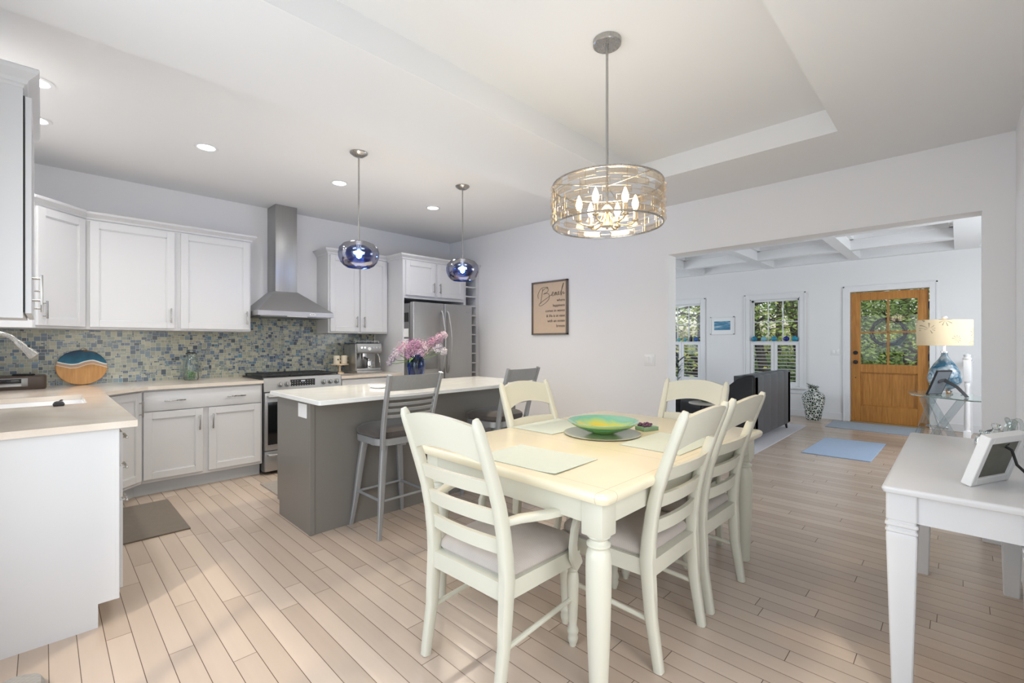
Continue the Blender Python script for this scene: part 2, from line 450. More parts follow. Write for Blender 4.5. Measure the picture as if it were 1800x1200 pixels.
# ------------------------------------------------------------------ front door
d = thing('door_1', None, None, (XL+.03, 1.262, 0)); d['kind'] = 'structure'
Wd = .937; z0, z1 = .015, 2.075
mb = MB(); t0, t1 = 0, .045
st = .125
def dbx(y0, y1, a, b, x0=t0, x1=t1, bev=.003): mb.box(x0, x1, -y1, -y0, a, b, bev=bev)
dbx(0, st, z0, z1); dbx(Wd-st, Wd, z0, z1); dbx(st, Wd-st, z1-.13, z1); dbx(st, Wd-st, .80, .93); dbx(st, Wd-st, z0, .27)
dbx(st, Wd-st, .27, .80, .032, .042); dbx(Wd/2-.012, Wd/2+.012, .93, z1-.13); dbx(st, Wd-st, 1.425, 1.449)
for a, b in ((.27, .285), (.785, .80)): dbx(st, Wd-st, a, b, .014, .034)
for a, b in ((st, st+.015), (Wd-st-.015, Wd-st)): dbx(a, b, .27, .80, .014, .034)
mb.build('door_leaf', M['doorw'], d, 20)
MB().box(.02, .026, -(Wd-st), -st, .93, z1-.13).build('pane', M['pane'], d, 0)
for nm, z in (('doorknob', .96), ('deadbolt', 1.11)):
    mb = MB(); mb.cyl((-.006, -.062, z), (.002, -.062, z), .032, n=20)
    if nm == 'doorknob': mb.cyl((-.04, -.062, z), (-.006, -.062, z), .01); mb.loft([[(-.045+dx, -.062+r*math.cos(k*math.pi/8), z+r*math.sin(k*math.pi/8)) for k in range(16)] for dx, r in ((-.018, .01), (-.012, .024), (0, .028), (.01, .02), (.014, .01))])
    else: mb.cyl((-.02, -.062, z), (-.004, -.062, z), .018, n=16)
    mb.build(nm, M['blackm'], d)
MB().cyl((-.004, -.062, .71), (.001, -.062, .71), .008, n=12).build('lock', M['blackm'], d)
for z in (.25, 1.05, 1.83):
    mb = MB(); mb.cyl((-.008, -Wd-.003, z-.05), (-.008, -Wd-.003, z+.05), .008); mb.box(-.004, .0, -Wd-.02, -Wd+.0, z-.05, z+.05)
    mb.build('hinge', M['blackm'], d)
struct('trim_6', MB().box(XL-.01, XL+.15, .315, 1.27, 0, .014, bev=.003), P('threshold', 'A58A5C', .4), 'wooden threshold under the front door')
# wreath outside the glass
w = thing('wreath', 'dark twig wreath with blue greenery hanging outside the front door glass', 'wreath', (XL+.115, .80, 1.44))
mb = MB()
for k in range(9):
    ph = random.uniform(0, 6.28); pts = []
    for i in range(40):
        a = 2*math.pi*i/40; rr = .205+.022*math.cos(3*a+ph); pts.append((.02*math.sin(3*a+ph), rr*math.cos(a), rr*math.sin(a)))
    mb.tube(pts, .007, 5, closed=True)
mb.build('twig_ring', P('dark_twigs', '1B1F28', .8), w)
mb = MB()
for k in range(260):
    a = random.gauss(R(-55), R(28)); rr = .205+random.gauss(0, .03); p = Vector((random.gauss(0, .02), rr*-math.cos(a), rr*math.sin(a)))
    q = p+Vector((random.gauss(0, .02), random.gauss(0, .04), random.gauss(0, .04))); n = Vector((0, 1, 0)).cross(q-p).normalized()*.006
    f = [mb._v(x) for x in (p-n, q, p+n)]; mb.bm.faces.new(f)
mb.build('greenery', P('blue_green_leaves', '3E6A80', .7), w, 0)
#PART2
# ------------------------------------------------------------------ kitchen cabinets
def pull(mb, x, z, L, vertical=True, y=0):
    r = .0055
    if vertical:
        mb.box(x-r, x+r, y-.034, y-.024, z-L/2, z+L/2, bev=.002)
        for k in (-1, 1): mb.cyl((x, y-.026, z+k*L*.36), (x, y, z+k*L*.36), .0042, n=8)
    else:
        mb.box(x-L/2, x+L/2, y-.034, y-.024, z-r, z+r, bev=.002)
        for k in (-1, 1): mb.cyl((x+k*L*.36, y-.026, z), (x+k*L*.36, y, z), .0042, n=8)
def door(par, x0, x1, z0, z1, hx=None, hz=None, L=.13, shaker=True, name='door', vertical=True, hs=None):
    mb = MB(); t = .02; s = .058; y0 = -t
    if shaker:
        mb.box(x0, x0+s, y0, 0, z0, z1, bev=.002, seg=1); mb.box(x1-s, x1, y0, 0, z0, z1, bev=.002, seg=1)
        mb.box(x0+s-.001, x1-s+.001, y0, 0, z1-s, z1, bev=.002, seg=1); mb.box(x0+s-.001, x1-s+.001, y0, 0, z0, z0+s, bev=.002, seg=1)
        mb.box(x0+s-.004, x1-s+.004, y0+.009, -.002, z0+s-.004, z1-s+.004)
        for a, b, c, e in ((x0+s, x1-s, z0+s, z0+s+.006), (x0+s, x1-s, z1-s-.006, z1-s), (x0+s, x0+s+.006, z0+s, z1-s), (x1-s-.006, x1-s, z0+s, z1-s)):
            mb.box(a, b, y0+.004, y0+.012, c, e)
    else: mb.box(x0, x1, y0, 0, z0, z1, bev=.003)
    o = mb.build(name, M['cab'], par, 25)
    for (hx_, hz_) in (hs if hs else ([(hx, hz)] if hx is not None else [])):
        h = MB(); pull(h, hx_, hz_, L, vertical, y0); h.build('handle', M['nickel'], o)
    return o
def offset_poly(poly, outs):
    n = len(poly); res = []
    lines = []
    for i in range(n):
        a, b = Vector(poly[i]), Vector(poly[(i+1) % n]); d = (b-a).normalized(); nn = Vector((d.y, -d.x)); lines.append((a+nn*outs[i], d))
    for i in range(n):
        (p, d), (q, e) = lines[i-1], lines[i]; den = d.x*e.y-d.y*e.x
        if abs(den) < 1e-9: res.append(tuple(q)); continue
        t = ((q.x-p.x)*e.y-(q.y-p.y)*e.x)/den; r = p+d*t; res.append((r.x, r.y))
    return res
def crown(par, poly, flags, z, h=.072, out=.048):      # poly counter-clockwise; flags mark exposed edges
    mb = MB(); rings = []
    for zz, o in ((0, .002), (.012, .004), (.016, .012), (.03, .016), (.05, .036), (.056, .044), (h, out), (h+.004, out-.004)):
        rings.append([(x, y, z+zz) for x, y in offset_poly(poly, [o*f for f in flags])])
    mb.loft(rings); return mb.build('crown_moulding', M['cab'], par, 20)
def cabinet(name, label, loc, rz, Wc, D, z0, z1, kick=0, group=None, sides=None):
    t = thing(name, label, 'cabinet', loc, rz, group)
    MB().box(0, Wc, 0, D, z0, z1, bev=.0015, seg=1).build('body', M['cab'], t, 0)
    if kick: MB().box(0, Wc, .075, D-.02, 0, kick).build('toe_kick', M['kick'], t, 0)
    return t
UZ0, UZ1 = 1.382, 2.268
for i, (x0, x1, dx0, dx1, lab) in enumerate(((.243, .855, .266, .832, 'white single-door wall cabinet next to the corner cabinet'), (.855, 1.456, .877, 1.442, 'white single-door wall cabinet beside the left of the range hood'))):
    c = cabinet('wall_cabinet', lab, (x0, 5.09, 0), 0, x1-x0, .305, UZ0, UZ1)
    door(c, dx0-x0, dx1-x0, UZ0+.018, UZ1-.0, dx1-x0-.03, 1.515)
    crown(c, [(0, 0), (x1-x0, 0), (x1-x0, .305), (0, .305)], [1, i, 0, 0], UZ1-.003)
c = cabinet('wall_cabinet', 'white double-door wall cabinet above the espresso machine', (2.245, 5.09, 0), 0, .75, .305, UZ0, UZ1)
door(c, .018, .366, UZ0+.018, UZ1, .33, 1.515); door(c, .384, .732, UZ0+.018, UZ1, .42, 1.515)
crown(c, [(0, 0), (.75, 0), (.75, .305), (0, .305)], [1, 0, 0, 1], UZ1-.003)
# diagonal corner cabinet
RZ45 = Matrix.Rotation(R(-45), 2)
def to_loc(pts, o): return [tuple(RZ45 @ (Vector(p)-Vector(o))) for p in pts]
o0 = (-.055, 4.79); pl = to_loc([(-.055, 4.79), (.243, 5.09), (.243, 5.395), (-.355, 5.395), (-.355, 4.79)], o0)
c = thing('wall_cabinet', 'white diagonal corner wall cabinet, one door', 'cabinet', (o0[0], o0[1], 0), R(45))
MB().prism(pl, 'z', UZ0, UZ1).build('body', M['cab'], c, 0)
door(c, .02, .40, UZ0+.018, UZ1, .06, 1.515); crown(c, pl, [1, 0, 0, 0, 1], UZ1-.003)
# near left cabinet on the sink wall, seen from its end
c = thing('wall_cabinet', 'white wall cabinet cut by the left picture edge, seen from its side', 'cabinet', (-.058, 2.785, 0), R(90))
MB().box(0, .78, 0, .3, 1.39, 2.33, bev=.0015, seg=1).box(-.015, 0, -.0, .3, 1.375, 2.33).build('body', M['cab'], c, 0)
door(c, .0, .385, 1.395, 2.30, .05, 1.50); door(c, .395, .775, 1.395, 2.30, .73, 1.50)
for o in [x for x in C.objects if x.parent == c and x.name.startswith('door')]: o.location.y = -.005
MB().box(0, .006, -.0045, .0005, 1.40, 2.3).build('gap_shade', M['dark'], c, 0)  # dark strip standing in for the shade in the gap behind the door
crown(c, [(-.015, 0), (.78, 0), (.78, .3), (-.015, .3)], [1, 1, 0, 1], 2.325)

# base cabinets
c = cabinet('base_cabinet', 'white base cabinet with one wide drawer over two doors, left of the range', (.56, 4.79, 0), 0, .91, .60, .115, .882, .115)
door(c, .013, .893, .705, .866, L=.15, shaker=False, name='drawer', vertical=False, hs=[(.222, .787), (.682, .787)])
door(c, .013, .428, .142, .697, .398, .578); door(c, .469, .893, .142, .697, .497, .578)
o1 = (.24, 4.47); pl = to_loc([(.24, 4.47), (.56, 4.79), (.56, 5.39), (-.355, 5.39), (-.355, 4.47)], o1)
c = thing('base_cabinet', 'white diagonal corner base cabinet under the countertop bend', 'cabinet', (o1[0], o1[1], 0), R(45))
MB().prism(pl, 'z', .115, .882).build('body', M['cab'], c, 0)
MB().prism(to_loc([(.165, 4.47), (.165, 4.51), (.52, 4.865), (.56, 4.865), (.56, 5.3), (-.3, 5.3), (-.3, 4.47)], o1), 'z', 0, .115).build('toe_kick', M['kick'], c, 0)
door(c, .02, .435, .142, .866, .41, .735)
c = cabinet('base_cabinet', 'white three-drawer base cabinet at the end of the sink counter', (.24, 2.775, 0), R(90), .44, .595, .115, .882, .115)
for z0, z1, hz in ((.715, .858, .807), (.555, .70, .66), (.135, .54, .50)):
    door(c, .012, .428, z0, z1, L=.13, shaker=False, name='drawer', vertical=False, hs=[(.22, hz)])
mb = MB(); mb.prism([(-.355, 0), (.172, 0), (.172, .105), (.245, .105), (.245, .882), (-.355, .882)], 'y', -.022, -.001)
mb.M = Matrix.Identity(4)
o = mb.build('end_panel', M['cab'], None, 0); o.parent = c; o.matrix_parent_inverse = Matrix.Identity(4)
o.rotation_euler = (0, 0, R(-90)); o.location = (0, .24, 0)
MB().box(-.0235, -.0005, -.003, .010, .105, .882).build('edge_stile', M['cab'], c, 0)
c = cabinet('base_cabinet', 'white double-door sink base cabinet under the sink', (.24, 3.217, 0), R(90), 1.25, .595, .115, .70, .115)
MB().box(0, 1.25, 0, .03, .70, .882).build('front_rail', M['cab'], c, 0)
door(c, .012, .60, .142, .697, .56, .60); door(c, .62, 1.20, .142, .697, .66, .60); door(c, .012, 1.20, .705, .866, shaker=False, name='drawer')
c = cabinet('base_cabinet', 'white base cabinet right of the range beside the fridge', (2.245, 4.79, 0), 0, .748, .60, .115, .882, .115)
door(c, .013, .735, .705, .866, L=.15, shaker=False, name='drawer', vertical=False, hs=[(.374, .787)]); door(c, .013, .366, .142, .697, .336, .578); door(c, .382, .735, .142, .697, .412, .578)

# countertops
def ctop(name, label, polys, mat, z0, z1, bev=.003):
    mb = MB()
    for p in polys:
        b = bmesh.new(); vs = [b.verts.new((x, y, z0)) for x, y in p]; f = b.faces.new(vs); e = bmesh.ops.extrude_face_region(b, geom=[f])
        for v in e['geom']:
            if isinstance(v, bmesh.types.BMVert): v.co.z = z1
        mb._merge(b, Matrix.Identity(4))
    o = mb.build(name, mat, None, 0); return tag(o, label, 'countertop')
sx0, sx1, sy0, sy1 = -.24, .185, 3.72, 4.33
ct = ctop('countertop', 'pale stone L-shaped countertop along the sink wall up to the range', [
    [(-.358, 2.735), (.308, 2.735), (.308, sy0), (-.358, sy0)], [(-.358, sy0), (sx0, sy0), (sx0, sy1), (-.358, sy1)], [(sx1, sy0), (.308, sy0), (.308, sy1), (sx1, sy1)],
    [(-.358, sy1), (.308, sy1), (.308, 4.455), (.6, 4.748), (1.470, 4.748), (1.470, 5.398), (-.358, 5.398)]], M['counter'], .884, .914)
sk = thing('sink', 'white undermount sink set in the stone counter', 'sink', (0, 0, 0))
mb = MB(); t = .012
mb.box(sx0-t, sx1+t, sy0-t, sy1+t, .70, .712); mb.box(sx0-t, sx0, sy0-t, sy1+t, .712, .883); mb.box(sx1, sx1+t, sy0-t, sy1+t, .712, .883)
mb.box(sx0, sx1, sy0-t, sy0, .712, .883); mb.box(sx0, sx1, sy1, sy1+t, .712, .883)
mb.build('basin', M['plastic'], sk, 0)
MB().lathe([(.0, .7125), (.045, .7125), (.045, .718), (.03, .716), (0, .716)], (-.02, 4.05, 0), 20, False).build('drain', M['steel'], sk)
sc = thing('sink_caddy', 'dark scrubber resting on the white sink rim', 'scrubber', (.075, 4.0, .914))
MB().loft([rrect(.022, .03, .015, 0), rrect(.025, .033, .015, .010), rrect(.018, .026, .012, .022), rrect(.01, .014, .006, .026)]).build('scrubber_head', M['iron'], sc)
MB().tube([(0, .0, .022), (.01, .015, .03), (.015, .03, .028)], .004).build('grip', M['blackm'], sc)
sc.location = (.062, 3.66, .914)
tag(ctop('countertop', 'pale stone countertop piece between the range and the fridge panel', [[(2.243, 4.748), (2.994, 4.748), (2.994, 5.398), (2.243, 5.398)]], M['counter'], .884, .914))
# faucet
fc = thing('faucet', 'brushed nickel pull-down kitchen faucet arching over the sink', 'faucet', (-.30, 4.03, .914))
MB().lathe([(.03, 0), (.03, .01), (.022, .02), (.018, .06), (.016, .2)], n=16).build('base', M['nickel'], fc)
pts = [(0, 0, .15+.05*k) for k in range(4)]+[(.105-.105*math.cos(R(a)), 0, .30+.115*math.sin(R(a))) for a in range(0, 151, 12)]
MB().tube(pts, .0125, 20).build('spout', M['nickel'], fc)
e = Vector(pts[-1]); dr = (Vector(pts[-1])-Vector(pts[-2])).normalized()
MB().tube([e, e+dr*.02, e+dr*.06, e+dr*.1, e+dr*.115, e+dr*.118], [.0135, .017, .019, .026, .027, .018], 28).build('spray_head', M['nickel'], fc)
MB().box(-.006, .006, -.004, .004, -.018, .018, bev=.002).build('spray_buttons', M['iron'], fc).location = e+dr*.05+Vector((.018, -.008, 0))
MB().tube([(0, -.018, .07), (0, -.04, .09), (0, -.06, .14)], [.007, .007, .005], 10).build('lever', M['nickel'], fc)

# backsplash: one connected mesh of tiles and grout, colours per face
def backsplash():
    u = .0132; gr = .0016
    x0, x1 = XW+.002, 2.994; nx = int((x1-x0)/u); nz = 50
    rnd = random.Random(3); g = [[None]*nz for _ in range(nx)]; cols = []
    pal = [('B4B39F', 30), ('A5A797', 22), ('929C93', 17), ('808E94', 9), ('6B7C8E', 11), ('5D6D7F', 8), ('525C66', 7), ('67899A', 4)]
    P_ = [lin(c) for c, w in pal]; Wt = [w for c, w in pal]
    for i in range(nx):
        for j in range(nz):
            if g[i][j] is None:
                w, h = rnd.choices([(3, 3), (3, 2), (2, 3), (2, 2), (2, 1), (1, 2), (1, 1), (4, 2), (3, 4)], [30, 10, 8, 30, 3, 4, 10, 3, 2])[0]
                while w > 1 and (i+w > nx or g[i+w-1][j] is not None): w -= 1
                while h > 1 and (j+h > nz or any(g[i+a][j+h-1] is not None for a in range(w))): h -= 1
                for a in range(w):
                    for b in range(h):
                        if g[i+a][j+b] is not None: w = max(1, min(w, a)); break
                if w*h <= 2: c = rnd.choices(P_, [10, 8, 8, 10, 14, 14, 26, 4])[0]
                else: c = rnd.choices(P_, Wt)[0]
                k = rnd.uniform(.74, .97); c = (c[0]*k, c[1]*k, c[2]*k, 1)
                for a in range(w):
                    for b in range(h):
                        if g[i+a][j+b] is None: g[i+a][j+b] = len(cols)
                cols.append(c)
    xs = []; zs = []
    for i in range(nx): xs += [x0+i*u, x0+i*u+gr]
    xs.append(x0+nx*u); zb = .9145
    for j in range(nz): zs += [zb+j*u, zb+j*u+gr]
    zs.append(zb+nz*u)
    ok = lambda x, z: z < 1.381 or (1.46 < x < 2.24 and z < 1.57)
    verts = {}; V = []; F = []; FC = []; G = lin('D3D2C6')
    def vid(i, j):
        if (i, j) not in verts: verts[(i, j)] = len(V); V.append((xs[i], YW-.006, zs[j]))
        return verts[(i, j)]
    for i in range(len(xs)-1):
        for j in range(len(zs)-1):
            if not ok((xs[i]+xs[i+1])/2, (zs[j]+zs[j+1])/2): continue
            ci, cj = i//2, j//2; a = g[ci][cj]
            gi, gj = i % 2 == 0, j % 2 == 0
            left = g[ci-1][cj] if ci else -1; down = g[ci][cj-1] if cj else -1; diag = g[ci-1][cj-1] if ci and cj else -1
            if gi and gj: t = a if (a == left == down == diag) else None
            elif gi: t = a if a == left else None
            elif gj: t = a if a == down else None
            else: t = a
            F.append((vid(i, j), vid(i+1, j), vid(i+1, j+1), vid(i, j+1))); FC.append(G if t is None else cols[t])
    me = bpy.data.meshes.new('backsplash'); me.from_pydata(V, [], F)
    at = me.color_attributes.new('tile', 'FLOAT_COLOR', 'CORNER'); buf = []
    for c in FC: buf += list(c)*4
    at.data.foreach_set('color', buf)
    t = NT('glass_mosaic'); t.set(rough=.16, spec=.6); a = t.n('Attribute'); a.attribute_name = 'tile'; t.l(a.outputs['Color'], t.b.inputs['Base Color'])
    me.materials.append(t.m); o = bpy.data.objects.new('backsplash', me); C.objects.link(o)
    md = o.modifiers.new('th', 'SOLIDIFY'); md.thickness = .005; md.offset = -1
    return tag(o, 'blue and sage glass mosaic tile backsplash under the wall cabinets', 'backsplash')
backsplash()

# ------------------------------------------------------------------ range hood
hd = thing('range_hood', 'stainless steel chimney range hood above the gas range', 'range hood', (1.845, 5.385, 0))
MB().box(-.135, .085, -.235, .015, 1.80, ZK-.002, bev=.003).build('chimney', M['steelv'], hd, 30)
mb = MB(); w, dq = .378, .485
mb.loft([[(-w, -dq, 1.545), (w, -dq, 1.545), (w, .012, 1.545), (-w, .012, 1.545)], [(-w, -dq, 1.592), (w, -dq, 1.592), (w, .012, 1.592), (-w, .012, 1.592)],
         [(-.14, -.24, 1.815), (.09, -.24, 1.815), (.09, .012, 1.815), (-.14, .012, 1.815)]])
mb.build('canopy', M['steel'], hd, 20)
MB().box(-w+.03, w-.03, -dq+.03, -.02, 1.535, 1.547).build('filter', M['steeld'], hd)
MB().box(-.10, .10, -dq+.008, -dq+.03, 1.538, 1.546).build('hood_light', M['plastic'], hd)
mb = MB(); mb.loft([[(.15+.032*math.cos(a), -dq-.003+k, 1.568+.012*math.sin(a)) for a in [i*math.pi/10 for i in range(20)]] for k in (0, .004)])
b = mb.build('badge', M['plastic'], hd)
mb = MB()
for i in range(8): mb.box(.128+i*.006, .132+i*.006, -dq-.005, -dq-.003, 1.564, 1.570+.002*(i % 3))
mb.build('badge_lettering', M['iron'], b)

# ------------------------------------------------------------------ gas range
rg = thing('gas_range', 'stainless slide-in gas range with black grates between the counters', 'range', (1.475, 4.76, 0))
Wr = .765
MB().box(.003, Wr-.003, .02, .62, .03, .905).build('body', M['steeld'], rg, 0)
mb = MB(); mb.prism([(-.012, .80), (.02, .80), (.04, .925), (.03, .935), (.006, .93)], 'x', 0, Wr); cp = mb.build('control_panel', M['steel'], rg, 20)
def onp(x, z, s=0):   # point on the sloped panel
    y = -.012+(z-.80)/.13*.018; return Vector((x, y-s, z))
MB().box(.245, .485, -.0065, .004, .812, .905, bev=.002).build('keypad', M['blackm'], cp)
mb = MB()
for i in range(9):
    for j in range(4):
        if 2 < i < 6 and j == 3: continue
        mb.box(.258+i*.025, .266+i*.025, -.0078, -.006, .822+j*.022, .826+j*.022)
mb.box(.345, .385, -.0078, -.006, .882, .895); mb.build('keypad_marks', P('keypad_print', 'C9CDD2', .5), cp, 0)
for x in (.153, .216, .582, .65, .718):
    mb = MB(); c0 = onp(x, .868); a = Vector((0, -.99, .14)); mb.cyl(c0, c0+a*.012, .029, n=20); mb.cyl(c0+a*.010, c0+a*.036, .024, .020, n=20)
    mb.box(x-.004, x+.004, c0.y-.042, c0.y-.012, .868-.018, .868+.022, bev=.002)
    mb.build('knob', M['steel'], rg)
od = MB().box(.006, Wr-.006, -.02, .02, .235, .79, bev=.004).build('oven_door', M['steel'], rg, 30)
MB().box(.03, Wr-.03, -.024, -.015, .29, .70, bev=.003).build('oven_window', M['black'], od)
def rbar(par, z, n='handle'):
    mb = MB(); mb.tube([(.03, -.018, z), (.035, -.05, z), (.06, -.062, z), (Wr-.06, -.062, z), (Wr-.035, -.05, z), (Wr-.03, -.018, z)], .012, 10); return mb.build(n, M['steel'], par)
rbar(od, .755)
dw = MB().box(.006, Wr-.006, -.02, .02, .035, .228, bev=.004).build('drawer', M['steel'], rg, 30); rbar(dw, .195)
ck = MB().box(-.015, Wr+.015, .035, .62, .916, .928, bev=.003).build('cooktop', M['iron'], rg, 30)
for gx in range(3):
    mb = MB(); a, b = .015+gx*.247, .015+gx*.247+.24; z = .955
    for q in (a, b, (a+b)/2): mb.box(q-.006, q+.006, .06, .59, z-.012, z, bev=.002, seg=1)
    for q in (.06, .19, .325, .46, .59): mb.box(a, b, q-.006, q+.006, z-.012, z, bev=.002, seg=1)
    for p in (a, b):
        for q in (.06, .59): mb.box(p-.007, p+.007, q-.007, q+.007, .927, z)
    mb.build('grate', M['iron'], rg)
for gx in range(3):
    for q in (.19, .46):
        if gx == 1 and q > .3: continue
        MB().lathe([(.05, .928), (.05, .934), (.035, .937), (.034, .944), (0, .946)], (.135+gx*.247, q, 0), 20, False).build('burner', M['blackm'], rg)

# ------------------------------------------------------------------ fridge enclosure and fridge
fe = thing('fridge_surround', 'white tall fridge surround panel with double-door cabinet above the fridge', 'cabinet', (2.997, 4.75, 0))
MB().box(0, .02, 0, .648, 0, 2.27).build('side_panel', M['cab'], fe, 0)
MB().box(.02, .94, .02, .648, 1.81, 2.268).build('body', M['cab'], fe, 0)
MB().box(.94, .957, 0, .648, 1.60, 2.27).build('side_panel', M['cab'], fe, 0)
MB().box(.02, .94, 0, .02, 1.81, 2.268).build('face_frame', M['cab'], fe, 0)
door(fe, .035, .462, 1.845, 2.262, .43, 1.955, L=.125); door(fe, .494, .925, 1.845, 2.262, .525, 1.955, L=.125)
crown(fe, [(0, 0), (.958, 0), (.958, .648), (0, .648)], [1, 0, 0, 1], 2.262)
fr = thing('refrigerator', 'stainless french-door refrigerator inside the white surround', 'refrigerator', (3.02, 4.56, 0))
MB().box(.0, .905, .085, .80, .02, 1.74, bev=.004).build('body', M['steeld'], fr, 30)
sp = .455
ld = MB().box(.0, sp-.003, 0, .075, .70, 1.755, bev=.012, seg=3).build('door', M['steelv'], fr, 30)
rd = MB().box(sp+.003, .905, 0, .075, .70, 1.755, bev=.012, seg=3).build('door', M['steelv'], fr, 30)
fz = MB().box(.0, .905, 0, .075, .06, .69, bev=.012, seg=3).build('freezer_drawer', M['steelv'], fr, 30)
def arc_handle(par, x, bend):
    pts = [(x, -.004, 1.66)]+[(x+bend*math.sin(math.pi*k/14), -.028-.038*math.sin(math.pi*k/14), 1.63-.70*k/14) for k in range(15)]+[(x, -.004, .90)]
    MB().tube(pts, .0125, 10).build('handle', M['steel'], par)
arc_handle(ld, sp-.045, .012); arc_handle(rd, sp+.045, .02)
MB().tube([(.08, 0, .62), (.09, -.05, .62), (.81, -.05, .62), (.82, 0, .62)], .012, 10).build('handle', M['steel'], fz)
dp = MB().box(.075, .37, -.006, .004, .94, 1.36, bev=.004).build('dispenser', M['steel'], ld, 30)
MB().box(.16, .345, -.0075, .0, .955, 1.17, bev=.003).build('dispenser_recess', M['steeld'], dp, 30)
MB().box(.10, .345, -.0075, -.004, 1.20, 1.335, bev=.002).build('dispenser_screen', M['steelv'], dp, 30)
MB().box(.80, .855, -.0015, .001, 1.655, 1.672, bev=.0005).build('badge', M['steel'], rd, 0)
for z, h in ((1.52, .11), (1.34, .10), (1.20, .12)):
    tag(MB().box(fr.location.x-.003, fr.location.x-.0005, 4.66, 4.76, z, z+h).build('fridge_note', M['plastic'] if z < 1.5 else M['blackm'], None, 0),
        {1.52: 'dark magnet note on the fridge side, topmost', 1.34: 'white paper note on the fridge side, middle', 1.20: 'white paper note on the fridge side, lowest'}[z], 'note')
wr = thing('wine_rack', 'white tall cubby wine rack between the fridge and the wall', 'wine rack', (3.957, 4.75, 0))
mb = MB(); mb.box(0, .016, 0, .60, .10, 2.27); mb.box(.195, .25, 0, .60, 0, 2.27); mb.box(0, .195, .30, .31, .1, 2.27); mb.box(0, .25, 0, .60, 2.25, 2.27)
for k in range(18): mb.box(.012, .20, 0, .60, .10+k*.1283-.008, .10+k*.1283+.008)
mb.build('rack_body', M['cab'], wr, 0)
crown(wr, [(0, 0), (.25, 0), (.25, .60), (0, .60)], [1, 0, 0, 0], 2.262)

# ------------------------------------------------------------------ things on the kitchen counters
bd = thing('serving_board', 'round wooden board with blue resin ocean waves leaning on the backsplash', 'serving board', (.232, 5.33, .9155))
def board_mat():
    t = NT('ocean_resin_board'); t.set(rough=.25); x, y, z = t.xyz(t.obj())
    wv = t.math('ADD', t.math('MULTIPLY', t.math('SINE', t.math('MULTIPLY_ADD', x, 26, .1)), .016), t.math('MULTIPLY', t.noise(9, 2).outputs[0], .02))
    h = t.math('SUBTRACT', z, t.math('ADD', wv, .175))
    n = t.noise(18, 5); sea = t.mix(n.outputs[0], '0B2F52', '1B7F9A'); sea = t.mix(t.math('MULTIPLY', t.math('SUBTRACT', h, .02), 9), sea, '08203F')
    k = [t.math('MULTIPLY', q, m) for q, m in zip((x, y, z), (45, 8, 4))]; n2 = t.noise(1.6, 5, t.vec(*k))
    wd = t.mix(n2.outputs[0], 'A8713A', 'DDA866')
    c = t.mix(t.math('GREATER_THAN', h, -.028), wd, 'EADBC6'); c = t.mix(t.math('GREATER_THAN', h, -.022), c, 'C3A084')
    c = t.mix(t.math('GREATER_THAN', h, 0), c, 'E9F1EE'); c = t.mix(t.math('GREATER_THAN', h, .009), c, sea)
    t.l(c, t.b.inputs['Base Color']); return t.m
mb = MB(); n = 40; rx, rz = .162, .149
mb.loft([[(rx*s*math.cos(2*math.pi*i/n), y, rz+rz*s*math.sin(2*math.pi*i/n)) for i in range(n)] for y, s in ((-.009, .975), (-.006, 1), (.006, 1), (.009, .975))])
o = mb.build('board', board_mat(), bd); bd.rotation_euler = (R(-10), 0, 0)
mb = MB(); mb.tube([(.01, -.014, .285), (.03, -.02, .30), (.01, -.02, .315), (-.01, -.018, .30), (.02, -.016, .285), (.06, -.014, .285), (.10, -.012, .27)], .0028, 6); mb.build('cord', P('jute_cord', '8C7250', .9), bd)
rdo = thing('tabletop_radio', 'brown and silver tabletop stereo left of the round board', 'radio', (-.155, 5.19, .9155))
MB().loft([rrect(.17, .10, .03, 0), rrect(.175, .105, .03, .012), rrect(.175, .105, .03, .095), rrect(.168, .098, .03, .103)]).build('case', P('radio_case', '4A3E38', .3), rdo)
MB().box(-.125, .075, -.110, -.10, .022, .088, bev=.003).build('front_panel', M['steeld'], rdo)
MB().box(-.10, .04, -.113, -.108, .05, .083, bev=.002).build('display', M['black'], rdo)
MB().box(-.10, .04, -.114, -.108, .026, .04, bev=.002).build('disc_slot', M['steel'], rdo)
rm = thing('remote_control', 'black flat remote lying on top of the tabletop stereo', 'remote', (-.105, 5.17, 1.0195)); MB().box(-.06, .06, -.02, .02, 0, .012, bev=.004).build('case', M['blackm'], rm); rm.rotation_euler = (0, 0, R(-20))
jr = thing('glass_jar', 'tall clear glass jar with green leaves inside on the counter', 'jar', (.995, 5.28, .914))
MB().lathe([(.0, .002), (.055, .002), (.06, .01), (.06, .19), (.048, .215), (.042, .225), (.042, .245), (.047, .25), (.044, .25), (.039, .243), (.039, .225), (.045, .212), (.057, .188), (.057, .012), (0, .008)], n=24, caps=False).build('jar_glass', M['glass'], jr)
MB().lathe([(.0, .26), (.03, .26), (.046, .252), (.046, .256), (.03, .268), (.012, .27), (.014, .285), (0, .29)], n=20, caps=False).build('lid', M['glass'], jr)
mb = MB(); rr = random.Random(2)
for k in range(60):
    p = Vector((rr.uniform(-.03, .03), rr.uniform(-.03, .03), rr.uniform(.015, .085))); d = Vector((rr.gauss(0, 1), rr.gauss(0, 1), rr.gauss(0, 1))).normalized()*.016; s_ = d.orthogonal().normalized()*.006
    mb.bm.faces.new([mb._v(q) for q in (p-d, p+s_, p+d, p-s_)])
mb.build('greens', P('jar_leaves', '6FA04A', .6), jr, 0)

